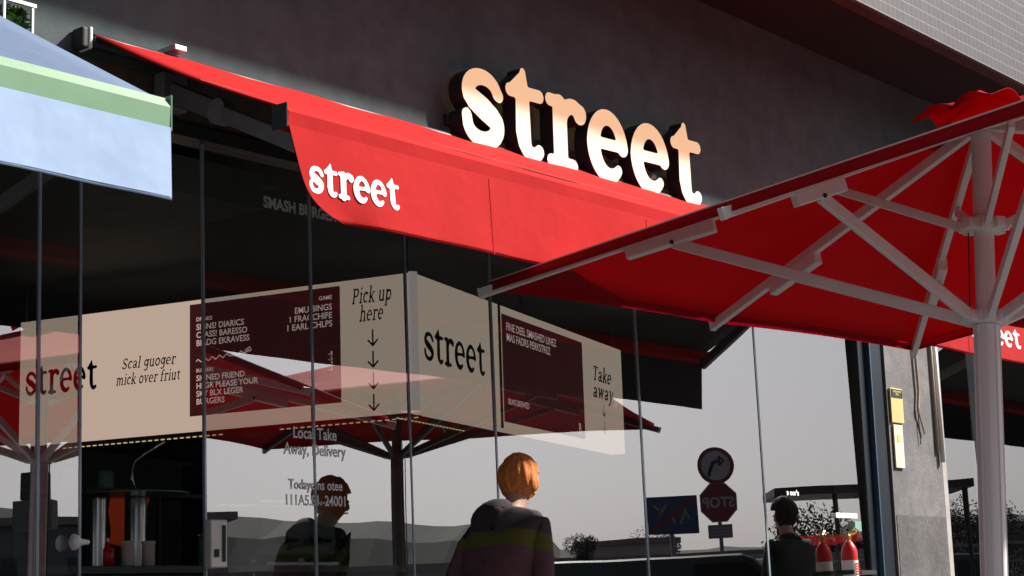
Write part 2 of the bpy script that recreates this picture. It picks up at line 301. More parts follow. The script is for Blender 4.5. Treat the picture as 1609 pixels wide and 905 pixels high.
def sdf_mesh(strokes_xy, res, depth, flip=False):
    """strokes: list of [(x,y,r)...]; returns (verts, faces, side_faces_start) in x,y plane, front at z=0, back at z=-depth"""
    segs = []
    for s in strokes_xy:
        if len(s) == 1: segs.append((*s[0], *s[0]))
        for a, b2 in zip(s[:-1], s[1:]): segs.append((*a, *b2))
    A = np.array(segs); mr = max(A[:, 2].max(), A[:, 5].max()) + 2 * res
    x0, x1 = min(A[:, 0].min(), A[:, 3].min()) - mr, max(A[:, 0].max(), A[:, 3].max()) + mr
    y0, y1 = min(A[:, 1].min(), A[:, 4].min()) - mr, max(A[:, 1].max(), A[:, 4].max()) + mr
    nx, ny = int((x1 - x0) / res) + 2, int((y1 - y0) / res) + 2
    X, Y = np.meshgrid(x0 + np.arange(nx) * res, y0 + np.arange(ny) * res, indexing='ij'); D = np.full(X.shape, 1e9)
    for ax, ay, ar, bx_, by, br in A:
        dx, dy = bx_ - ax, by - ay; l2 = dx * dx + dy * dy + 1e-12
        t = np.clip(((X - ax) * dx + (Y - ay) * dy) / l2, 0, 1)
        D = np.minimum(D, np.hypot(X - ax - t * dx, Y - ay - t * dy) - (ar + (br - ar) * t))
    D = np.where(np.abs(D) < 1e-9, 1e-9, D)
    V, vid, Fc, side = [], {}, [], []
    def gv(i, j):
        k = ('g', i, j)
        if k not in vid: vid[k] = len(V); V.append((X[i, j], Y[i, j]))
        return vid[k]
    def ev(i, j, k_, l_):
        a, b2 = ((i, j), (k_, l_)) if (i, j) < (k_, l_) else ((k_, l_), (i, j)); k = ('e', a, b2)
        if k not in vid:
            da, db = D[a], D[b2]; t = da / (da - db); vid[k] = len(V)
            V.append((X[a] + t * (X[b2] - X[a]), Y[a] + t * (Y[b2] - Y[a])))
        return vid[k]
    for i in range(nx - 1):
        for j in range(ny - 1):
            cs = [(i, j), (i + 1, j), (i + 1, j + 1), (i, j + 1)]; ins = [D[c] < 0 for c in cs]
            if not any(ins): continue
            poly = []; cr = []
            for q in range(4):
                a, b2 = cs[q], cs[(q + 1) % 4]
                if ins[q]: poly.append(gv(*a))
                if ins[q] != ins[(q + 1) % 4]:
                    e = ev(*a, *b2); cr.append((e, ins[q])); poly.append(e)
            if len(poly) >= 3: Fc.append(poly)
            if len(cr) == 2:
                a, b2 = (cr[0][0], cr[1][0]) if cr[0][1] else (cr[1][0], cr[0][0]); side.append((a, b2))
            elif len(cr) == 4:
                for q in range(4):
                    if cr[q][1]: side.append((cr[q][0], cr[(q + 1) % 4][0]))
    return V, Fc, side
def word(text, xh, B=.16, H=.10, S=.09, slant=0.0, sx=1.0, track=0.0, align='l', res=.045):
    g = glyphs(B, H, S); out = []; x = 0
    for ch in text:
        wd, st = g[ch]
        if st: out.append([[((px + x) , py, pr) for px, py, pr in s] for s in st])
        x += wd + track
    off = {'l': 0, 'c': -x / 2, 'r': -x}[align]
    letters = []
    for st in out:
        V, Fc, side = sdf_mesh(st, res, 0)
        V = [(((vx + off) * sx + vy * slant) * xh, vy * xh) for vx, vy in V]; letters.append((V, Fc, side))
    return letters, x * sx * xh
def letter_bm(letters, fr, depth):
    """fr: function (x,y,z)->Vector world/local. front z=0, returns -depth"""
    b = BM()
    for V, Fc, side in letters:
        f = [b.verts.new(fr(x, y, 0)) for x, y in V]
        for p in Fc:
            try: b.faces.new([f[i] for i in p])
            except ValueError: pass
        if depth:
            bk = {}
            for a, c in side:
                for i in (a, c):
                    if i not in bk: bk[i] = b.verts.new(fr(*V[i], -depth))
                try: fc = b.faces.new((f[c], f[a], bk[a], bk[c])); fc.material_index = 1
                except ValueError: pass
    return b
def frame(o, ex, ey, ez=None):
    o, ex, ey = Vector(o), Vector(ex).normalized(), Vector(ey).normalized(); ez = ex.cross(ey) if ez is None else Vector(ez)
    return lambda x, y, z=0: o + ex * x + ey * y + ez * z
def sans(text, size, fr, m, name, parent, align='LEFT', sx=1.0, shear=0.0, bold=0.0, lines=1.0, depth=.001):
    cu = bpy.data.curves.new('txt', 'FONT'); cu.body = text; cu.size = size; cu.align_x = align; cu.shear = shear; cu.offset = bold; cu.space_line = lines; cu.resolution_u = 3
    t = bpy.data.objects.new('txt', cu); col.objects.link(t); dg = bpy.context.evaluated_depsgraph_get(); dg.update()
    me = bpy.data.meshes.new_from_object(t.evaluated_get(dg)); bpy.data.objects.remove(t); bpy.data.curves.remove(cu)
    me.materials.clear()
    for v in me.vertices: v.co = fr(v.co.x * sx, v.co.y, 0)
    return obj(name, me, m, parent)

def skinned(chains, mname, m, parent, sub=2, name='body'):
    """chains: list of lists of (x,y,z,r) joined where coordinates coincide"""
    me = bpy.data.meshes.new(name); V = []; Rr = []; E_ = []; key = {}
    def vid(p):
        k = tuple(round(c, 4) for c in p[:3])
        if k not in key: key[k] = len(V); V.append(p[:3]); Rr.append(p[3])
        return key[k]
    for c in chains:
        for a, b2 in zip(c[:-1], c[1:]): E_.append((vid(a), vid(b2)))
    me.from_pydata(V, E_, []); o = bpy.data.objects.new(name, me); col.objects.link(o)
    mod = o.modifiers.new('skin', 'SKIN'); mod.use_smooth_shade = True
    if not me.skin_vertices: me.attributes  # layer made by the modifier below
    ly = me.skin_vertices[0].data if me.skin_vertices else None
    if ly:
        for i, r in enumerate(Rr):
            rr = r if isinstance(r, tuple) else (r, r); ly[i].radius = rr; ly[i].use_root = (i == 0)
    s = o.modifiers.new('sub', 'SUBSURF'); s.levels = sub; s.render_levels = sub
    dg = bpy.context.evaluated_depsgraph_get(); dg.update(); nm = bpy.data.meshes.new_from_object(o.evaluated_get(dg))
    bpy.data.objects.remove(o); bpy.data.meshes.remove(me)
    return obj(name, nm, m, parent, smooth=True)

# ================================================================== SETTING
g_ = BM(); box(g_, -600, 900, -160, 400, -.5, 0); struct('ground', g_, M['asph'])
g_ = BM(); box(g_, -60, 60, -6.6, -.02, -.1, .12); struct('pavement', g_, M['pave'])
g_ = BM(); box(g_, -2500, 2500, -3500, -160.5, -1.2, -.6); struct('sea', g_, M['sea'])
# hills across the bay, a ridge with a front slope and a back slope
ridge = [(-60, -420, 26), (60, -350, 33), (150.9, -285.4, 29.0), (178.4, -251.9, 26.8), (185.5, -243.7, 24.9), (202.0, -223.7, 23.3), (209.6, -214.5, 22.3), (223.4, -197.9, 20.8), (237.2, -181.2, 19.2), (239.8, -179.3, 15.1), (253.5, -162.6, 14.1), (261.7, -152.4, 13.9), (267.7, -144.6, 15.1), (270.2, -140.9, 16.6), (274.9, -134.9, 16.9), (281.7, -126.4, 16.8), (288.5, -117.9, 16.8), (316, -84.4, 15.6), (380, -10, 18), (460, 80, 22)]
hb_ = BM(); rows = []
pts = []
for a, c in zip(ridge[:-1], ridge[1:]):
    n = max(2, int((Vector(c) - Vector(a)).length / 3))
    for i in range(n): pts.append(Vector(a).lerp(Vector(c), i / n))
rnd = random.Random(3)
for k, (off, hf_) in enumerate(((-38, 0), (-22, .45), (-9, .84), (0, 1), (16, .9), (60, 0))):
    row = []
    for i, pnt in enumerate(pts):
        dr = Vector((pnt.x, pnt.y + 6, 0)).normalized()
        z = pnt.z * hf_ + (rnd.random() - .5) * .8 * (hf_ > .3) - (.8 if hf_ == 0 else 0)
        q = pnt + dr * off; row.append(hb_.verts.new((q.x, q.y, z)))
    rows.append(row)
for r0, r1 in zip(rows[:-1], rows[1:]):
    for i in range(len(r0) - 1): hb_.faces.new((r0[i], r0[i + 1], r1[i + 1], r1[i]))
bmesh.ops.recalc_face_normals(hb_, faces=hb_.faces)
struct('hills', hb_, M['hill'])

# ================================================================== SHOP BUILDING (walls, soffit, room behind the glass)
GX0, GX1 = 4.538, 11.30      # glazed front between the dark frame posts
GT = 3.10                    # head of the glass
bld = thing('shop_building', 'dark rendered shop building with a tiled canopy edge over the red awning', 'building', (0, 0, 0))
b = BM(); box(b, -8, 24, .0, .30, 3.36, 5.4); part('upper_wall', b, M['wall'], bld)
b = BM(); box(b, -8, 24, .015, .28, GT + .06, 3.357); part('lintel', b, M['brick'], bld)
b = BM()
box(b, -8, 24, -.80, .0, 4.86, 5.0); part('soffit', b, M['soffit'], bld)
b = BM(); box(b, -8, 24, -.897, -.80, 4.745, 5.0); part('soffit_lip', b, M['lip'], bld)
b = BM(); box(b, -8, 24, -.93, -.90, 4.74, 6.9); part('tiled_fascia', b, M['tile'], bld)
b = BM(); box(b, -8, 24, -.90, 9, 5.4, 6.85); part('upper_storey', b, M['wall'], bld)
b = BM(); box(b, 11.62, 12.45, -.06, .42, .12, GT + .057); part('pillar', b, M['conc'], bld)
b = BM(); box(b, 11.64, 12.43, -.064, -.0605, .12, 1.52); part('pillar_patch', b, mat('grey_skim', (.105, .10, .105), .8, var=.35, scale=3, bump=.4, var2=.15), bld)
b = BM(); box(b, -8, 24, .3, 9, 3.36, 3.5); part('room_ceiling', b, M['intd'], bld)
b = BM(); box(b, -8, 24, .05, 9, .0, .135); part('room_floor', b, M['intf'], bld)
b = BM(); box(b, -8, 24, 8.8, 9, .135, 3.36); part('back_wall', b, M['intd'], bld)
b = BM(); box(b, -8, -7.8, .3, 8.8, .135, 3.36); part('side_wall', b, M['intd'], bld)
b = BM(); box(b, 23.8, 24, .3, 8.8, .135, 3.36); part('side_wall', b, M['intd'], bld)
# bulkhead panels in the ceiling
b = BM(); box(b, 4.4, 6.4, .9, 1.9, 3.12, 3.24); box(b, 4.35, 6.45, .85, 1.95, 3.24, 3.30); part('ceiling_panel', b, M['ceilp'], bld)

# ================================================================== GLASS FRONT
TILT = math.tan(R(.74))
def gz(y0, z): return y0 + (z - .12) * TILT       # the panes lean back slightly
gf = thing('shop_glazing', 'tall frameless folding glass panels beneath the red awning', 'glass front', (GX0, 0, .12))
def pane_bm(x0, x1, z0, z1, y0=0.0, th=.012):
    b = BM(); vs = []
    for z in (z0, z1):
        for x, y in ((x0, 0), (x1, 0), (x1, th), (x0, th)): vs.append(b.verts.new((x, gz(y0, z) + y, z)))
    for f in ((3, 2, 1, 0), (4, 5, 6, 7), (0, 1, 5, 4), (1, 2, 6, 5), (2, 3, 7, 6), (3, 0, 4, 7)): b.faces.new([vs[i] for i in f])
    return b
DM = 1.357
edges = [2.2, 3.2, 4.33, GX0, GX0 + .5 * DM, GX0 + DM, GX0 + 1.5 * DM, GX0 + 2 * DM, GX0 + 3 * DM, GX0 + 4 * DM, GX1 - .005]
for i, (a, c) in enumerate(zip(edges[:-1], edges[1:])):
    if i == 3: continue            # this leaf is folded open
    obj('glass_pane', pane_bm(a + .005, c - .005, .16, GT), M['glass'], gf)
for i, x in enumerate(edges[1:-1]):
    wd = [.004, .006, .005, .005, .006, .0045, .006, .009, .009][i]
    b = BM(); vs = []
    for z in (.16, GT):
        for dx, dy in ((-wd, -.004), (wd, -.004), (wd, .012), (-wd, .012)): vs.append(b.verts.new((x + dx, gz(0, z) + dy, z)))
    for f in ((3, 2, 1, 0), (4, 5, 6, 7), (0, 1, 5, 4), (1, 2, 6, 5), (2, 3, 7, 6), (3, 0, 4, 7)): b.faces.new([vs[i2] for i2 in f])
    obj('mullion', b, M['mull'], gf)
obj('head_channel', bx(2.2, GX1, -.02, .11, GT - .005, GT + .057), M['alud'], gf)
obj('floor_channel', bx(2.2, GX1, -.03, .06, .122, .165), M['alud'], gf)
# dark end post with a narrow inner leaf
b = BM(); box(b, GX1 + .003, 11.42, -.015, .1, .125, GT + .05, bev=.006); box(b, 11.43, 11.60, -.045, .1, .125, GT + .05, bev=.006)
obj('end_post', b, M['frame'], gf)
obj('post_seal', bx(11.418, 11.432, -.05, .0, .125, GT + .04), mat('blue_seal', (.05, .10, .16), .3), gf)
# lock plate on the second panel
lk = obj('lock', bx(5.205, 5.30, -.035, .012, 1.165, 1.375, bev=.006), mat('lock_plate', (.72, .68, .64), .4, .2), gf)
obj('handle', box(box(BM(), 5.268, 5.283, -.042, -.034, 1.19, 1.35), 5.222, 5.246, -.043, -.034, 1.21, 1.245, bev=.003), M['iron'], lk)
# white lettering stuck on the glass
fw = frame((5.90, gz(-.002, 1.8), 1.77), (1, 0, 0), (0, TILT, 1))
sans('Local Take\nAway, Delivery', .078, fw, M['wtext'], 'glass_lettering', gf, 'CENTER', sx=.85, bold=.0012, lines=1.0)
fw = frame((5.90, gz(-.002, 1.5), 1.53), (1, 0, 0), (0, TILT, 1))
sans('Todayc ns otee', .066, fw, M['wtext'], 'glass_lettering', gf, 'CENTER', sx=.86, bold=.0010)
fw = frame((5.90, gz(-.002, 1.5), 1.455), (1, 0, 0), (0, TILT, 1))
sans('111A5.S1. 24001', .070, fw, M['wtext'], 'glass_lettering', gf, 'CENTER', sx=.86, bold=.0010)
fw = frame((5.62, gz(.03, 2.9), 2.87), (1, 0, 0), (0, TILT, 1))
sans('SMASH BURGER', .075, fw, mat('grey_letter', (.22, .22, .20), .7, emit=(.3, .3, .26), estr=.12), 'glass_lettering', gf, 'LEFT', sx=.92, bold=.003)
fw = frame((10.25, gz(-.002, 1.6), 1.63), (1, 0, 0), (0, TILT, 1))
sans('\u00bb oor\u2019s', .05, fw, M['wtext'], 'glass_lettering', gf, 'LEFT', sx=1.1, bold=.002)
# small white and red label
lb = obj('label_strip', bx(10.86, 11.16, gz(-.022, 1.5), gz(-.017, 1.5), 1.49, 1.525), M['wtext'], gf)
obj('label_corner', bx(11.11, 11.2, gz(-.026, 1.4), gz(-.0235, 1.4), 1.40, 1.47), mat('pale_green_print', (.2, .42, .32), .6), gf)

# second glass front beyond the pillar
gf2 = thing('shop_glazing', 'tall glass panels beyond the grey concrete pillar behind the parasol post', 'glass front', (12.6, 0, .12))
ed2 = [12.60, 13.35, 14.7, 16.05, 17.4, 18.75, 20.1]
for a, c in zip(ed2[:-1], ed2[1:]): obj('glass_pane', pane_bm(a + .004, c - .004, .16, GT), M['glass'], gf2)
for x in ed2[1:-1]: obj('mullion', bx(x - .012, x + .012, -.02, .09, .16, GT - .01), M['mull'], gf2)
obj('head_channel', bx(12.45, 20.1, -.02, .11, GT - .005, GT + .057), M['alud'], gf2)
obj('side_trim', bx(12.46, 12.58, -.03, .08, .125, GT - .008), mat('pale_trim', (.42, .40, .39), .6, var=.2), gf2)

# ================================================================== AWNINGS
def awning(X0, X1, label, mtop, mval, mbar, barh, texts=(), hw=3.445, group=None, jut=1.231, hbar=2.825, hbot=2.438, tophem=True, rnd_=True, caps=True, sagk=1.0):
    t = thing('folding_awning', label, 'awning', (X0, 0, hw), 0, group)
    n = 40
    # fabric from the wall roller to the front bar, as a thin sheet with a slight sag
    b = BM(); up = []; dn = []
    y1, z1 = -jut - .01, hbar + barh * .42; ny = 10
    for j in range(ny + 1):
        tt = j / ny; ru = []; rd = []
        for i in range(n + 1):
            x = X0 + .01 + (X1 - X0 - .02) * i / n
            s = -.025 * sagk * math.sin(math.pi * tt) * (1 + .35 * math.sin(x * 2.1)) + .004 * math.sin(x * 9)
            y = -.05 + (y1 + .05) * tt; z = hw + (z1 - hw) * tt + s
            ru.append(b.verts.new((x, y, z))); rd.append(b.verts.new((x, y + .002, z - .008)))
        up.append(ru); dn.append(rd)
    for j in range(ny):
        for i in range(n):
            b.faces.new((up[j][i], up[j + 1][i], up[j + 1][i + 1], up[j][i + 1])); f = b.faces.new((dn[j][i], dn[j][i + 1], dn[j + 1][i + 1], dn[j + 1][i])); f.material_index = 1
    for j in range(ny):
        b.faces.new((up[j][0], dn[j][0], dn[j + 1][0], up[j + 1][0])); b.faces.new((up[j][n], up[j + 1][n], dn[j + 1][n], dn[j][n]))
    o = obj('fabric_top', b, [mtop, M['back']], t, smooth=True)
    if tophem:
        obj('seam', bx(X0 + .02, X1 - .02, -.75, -.735, hw + (z1 - hw) * .6 - .02, hw + (z1 - hw) * .6 - .012), M['redside'], t)
    # front bar
    b = BM(); pr = [(-.0, -.5), (-.45, -.42), (-.5, .15), (-.3, .42), (0, .5), (.3, .4), (.4, -.3)]
    rings = []
    for x in (X0, X1): rings.append([b.verts.new((x, -jut - .0 + p * .10, hbar + .0 + q * barh)) for p, q in pr])
    k = len(pr); fs = [b.faces.new((rings[0][i], rings[0][(i + 1) % k], rings[1][(i + 1) % k], rings[1][i])) for i in range(k)]
    fs += [b.faces.new(rings[0]), b.faces.new(rings[1][::-1])]; bmesh.ops.recalc_face_normals(b, faces=fs)
    obj('front_bar', b, mbar, t)
    for x, s in ((X0, -1), (X1, 1)):
        xa, xb = sorted((x + s * .002, x + s * .010))
        obj('bar_end_cap', bx(xa, xb, -jut - .05, -jut + .035, hbar - barh * .5, hbar + barh * .5, bev=.004), M['iron'] if caps else mbar, t)
    # valance with waves and rounded lower corners
    b = BM(); nx, nz = 120, 18; fr_ = []; bk = []
    zt = hbar - barh * .40
    for i in range(nx + 1):
        u = i / nx; x = X0 + (X1 - X0) * u; d = min(x - X0, X1 - x)
        zb = hbot
        cf = []; cb = []
        for j in range(nz + 1):
            v = j / nz; xx = x
            if rnd_ and x - X0 < .5: xx = x + (.11 * v + .17 * v ** 7) * (1 - (x - X0) / .5)
            y = -jut - .052 + .013 * v * math.sin(x * 3.1 + 1.0) + .005 * v * math.sin(x * 11) - .012 * v
            z = zt + (zb - zt) * v
            cf.append(b.verts.new((xx, y, z))); cb.append(b.verts.new((xx, y + .003, z)))
        fr_.append(cf); bk.append(cb)
    for i in range(nx):
        for j in range(nz):
            b.faces.new((fr_[i][j], fr_[i][j + 1], fr_[i + 1][j + 1], fr_[i + 1][j])); f = b.faces.new((bk[i][j], bk[i + 1][j], bk[i + 1][j + 1], bk[i][j + 1])); f.material_index = 1
        b.faces.new((fr_[i][nz], bk[i][nz], bk[i + 1][nz], fr_[i + 1][nz]))
    va = obj('valance', b, [mval, M['back']], t, smooth=True)
    def vy(X, Z):
        v = (zt - Z) / (zt - hbot); return -jut - .052 + .013 * v * math.sin(X * 3.1 + 1.0) + .005 * v * math.sin(X * 11) - .012 * v
    for X in [X0 + 1.18 * q_ for q_ in range(1, int((X1 - X0 - .3) / 1.18) + 1)]:
        b = BM()
        for j in range(8):
            za_, zb_ = zt - .01 - (zt - .01 - hbot) * j / 8, zt - .01 - (zt - .01 - hbot) * (j + 1) / 8
            beam(b, (X, vy(X, za_) - .0015, za_), (X, vy(X, zb_) - .0015, zb_), .008, .0012, up=(0, 1, 0))
        obj('stitched_seam', b, mval, va)
    b = BM(); q_ = 60; xs0 = X0 + (.34 if rnd_ else .01)
    for i in range(q_):
        xa, xb = xs0 + (X1 - .01 - xs0) * i / q_, xs0 + (X1 - .01 - xs0) * (i + 1) / q_; zz = hbot + .012
        beam(b, (xa, vy(xa, zz) - .001, zz), (xb, vy(xb, zz) - .001, zz), .003, .002)
    obj('hem_stitch', b, mval, va)
    for x_, wdt in texts:
        lt, wl = word('street', 1.0, B=.155, H=.085, S=.08, res=.05); xh = .112; k_ = wdt / wl
        fr2 = lambda x, y, z, x_=x_, k_=k_: (lambda X, Z: Vector((X, -jut - .0532 + z + (lambda v: .013 * v * math.sin(X * 3.1 + 1.0) + .005 * v * math.sin(X * 11) - .012 * v)((zt - Z) / (zt - hbot)), Z)))(x_ + x * k_, hbot + .098 + y * xh)
        obj('lettering', letter_bm(lt, fr2, .001), [M['wtext'], M['wtext']], va)
    # wall roller cassette, end caps, arms
    b = BM(); tube(b, [(X0 + .01, -.05, hw - .035), (X1 - .01, -.05, hw - .035)], .036, 14); smooth_by_angle(obj('roller', b, M['alud'], t))
    for x, s in ((X0, -1), (X1, 1)):
        b = BM(); xa, xb = sorted((x + s * .002, x + s * .02)); box(b, xa, xb, -.085, -.002, hw - .085, hw + .015, bev=.008); cap = obj('roller_end_cap', b, M['white'], t)
        xa, xb = sorted((x + s * .022, x + s * .055)); obj('bracket_cover', bx(xa, xb, -.08, -.002, hw - .085, hw + .01, bev=.01), M['iron'], cap)
    for xw, xb_ in ((X0 + .46, X0 + .14), (X1 - .46, X1 - .14)):
        pa, pc = Vector((xw, -.05, hw - .17)), Vector((xb_, -jut + .04, hbar - .075)); pe = pa.lerp(pc, .42)
        arm = obj('arm', beam(BM(), pa, pe, .045, .085, bev=.006), M['armm'], t)
        obj('forearm', beam(BM(), pe - Vector((0, 0, .004)), pc, .040, .070, bev=.006), M['armm'], arm)
        obj('elbow', tube(BM(), [pe + Vector((-.03, 0, 0)), pe + Vector((.03, 0, 0))], .055, 16), M['armm'], arm)
        obj('arm_mount', bx(xw - .07, xw + .07, -.075, -.002, hw - .26, hw - .09, bev=.01), M['armm'], t)
    for xk in (X0 + .46, X1 - .46):
        obj('wall_bracket', bx(xk - .035, xk + .035, -.11, -.002, hw + .008, hw + .034, bev=.004), M['alu'], t)
    return t
awning(4.505, 11.361, 'long bright red awning with white street lettering on its valance', M['red'], M['red'], M['red'], .10, texts=((4.60, .50), (10.45, .72)), group='awnings over the shop front')
awning(-3.2, 3.93, 'pale blue awning with a green front bar at the left edge', M['bluetop'], M['blue'], M['green'], .135, tophem=False, rnd_=False, caps=False, sagk=.12, hbar=2.715, hbot=2.395, group='awnings over the shop front')
awning(14.4, 20.8, 'dark red awning beyond the pillar seen only as a dark reflection in the right-hand glass', M['red'], M['red'], M['red'], .115, group='awnings over the shop front')

# ================================================================== SHOP SIGN: six channel letters
sg = thing('shop_sign', 'large illuminated white letters spelling street on the dark wall', 'sign', (6.8, 0, 3.38))
lt, wl = word('street', 1.0, B=.145, H=.10, S=.088, res=.028, track=.03)
kx = (9.21 - 6.85) / wl; xh = .442
for i, ch in enumerate('street'):
    fr2 = lambda x, y, z: Vector((6.85 + x * kx, -.125 + -z, 3.385 + y * xh))
    b = letter_bm([lt[i]], fr2, .095)
    for f in b.faces: pass
    obj('letter', b, [M['litletter'], M['letterside']], sg)
    # stand-off pins that hold the letter on the wall
    xs = [v[0] for v in lt[i][0]]; cx_ = 6.85 + (min(xs) + max(xs)) / 2 * kx
    for dz in (.06, .34): obj('stand_off', tube(BM(), [(cx_ - .02, -.04, 3.385 + dz), (cx_ - .02, .0, 3.385 + dz)], .006, 8), M['iron'], sg)
obj('sign_rail', bx(6.86, 9.14, -.029, -.004, 3.50, 3.56), M['iron'], sg)

# ================================================================== WALL SIGNS AND CABLES ON THE PILLAR
def wall_plate(name, label, x0, x1, z0, z1, m, extra):
    t = thing(name, label, 'sign', ((x0 + x1) / 2, -.065, z0), 0)
    obj('board', bx(x0, x1, -.078, -.0655, z0, z1, bev=.003), m, t); extra(t); return t
def ex1(t):
    obj('header', bx(11.655, 11.825, -.0815, -.079, 2.375, 2.435), M['ink'], t)
    sans('REFRESHMENTS\nMENU', .02, frame((11.74, -.083, 2.412), (1, 0, 0), (0, 0, 1)), M['yellow'], 'lettering', t, 'CENTER', sx=.85, bold=.0006)
wall_plate('notice_board', 'yellow notice board with a black header on the concrete pillar', 11.645, 11.835, 2.19, 2.445, M['yellow'], ex1)
def ex2(t): obj('sticker', bx(11.70, 11.75, -.0805, -.0785, 2.05, 2.10), M['ylab'], t)
wall_plate('paper_notice', 'tall white paper notice below the yellow board on the pillar', 11.66, 11.80, 1.86, 2.175, M['cream'], ex2)
cb = BM(); tube(cb, [(12.09, -.075, 3.1), (12.09, -.08, 2.7), (12.10, -.08, 2.45), (12.07, -.08, 2.32), (12.08, -.08, 2.27)], .012, 8)
ct = thing('hanging_cord', 'loose tan cord hanging down the face of the concrete pillar', 'cord', (12.12, -.07, 2.1)); obj('cord', cb, M['cord'], ct)
cb = BM(); tube(cb, [(12.08, -.08, 2.28), (12.12, -.08, 2.2), (12.15, -.08, 2.13)], .008, 8); obj('cord_tail', cb, M['cord'], ct)
cb = BM(); tube(cb, [(12.08, -.072, 2.32), (12.085, -.072, 2.05)], .004, 6); obj('wire', cb, M['iron'], ct)
# conduit at the right corner of the pillar
ct = thing('conduit_pipe', 'pale vertical conduit pipe at the right corner of the pillar', 'pipe', (12.40, -.08, 1.9))
cb = BM(); tube(cb, [(12.41, -.085, 1.93), (12.41, -.085, 3.12)], .018, 10); obj('pipe', cb, M['white'], ct, smooth=True)
cb = BM(); tube(cb, [(12.36, -.078, 2.0), (12.36, -.078, 3.12)], .010, 8); obj('thin_pipe', cb, M['cord'], ct, smooth=True)

# planter on the wall above the blue awning
pl = thing('wall_planter', 'small railed planter with green leaves above the blue awning', 'planter', (4.04, -.1, 3.24))
obj('trough', bx(3.965, 4.11, -.20, -.005, 3.24, 3.29), M['iron'], pl)
b = BM(); box(b, 3.55, 4.12, -.215, -.20, 3.415, 3.43)
for x in (3.965, 4.10): box(b, x, x + .010, -.212, -.20, 3.24, 3.415)
obj('rail', b, M['alu'], pl)
b = BM(); rr = random.Random(5)
for i in range(420):
    c = Vector((rr.uniform(3.98, 4.09), rr.uniform(-.185, -.03), rr.uniform(3.29, 3.405))); a = rr.uniform(0, 6.28); l_ = rr.uniform(.02, .045)
    d = Vector((math.cos(a), math.sin(a), rr.uniform(-.6, .8))) * l_; s = d.cross(Vector((rr.random(), rr.random(), rr.random()))).normalized() * l_ * .4
    b.faces.new([b.verts.new(c - d), b.verts.new(c + s), b.verts.new(c + d), b.verts.new(c - s)])
obj('leaves', b, M['leaf'], pl)

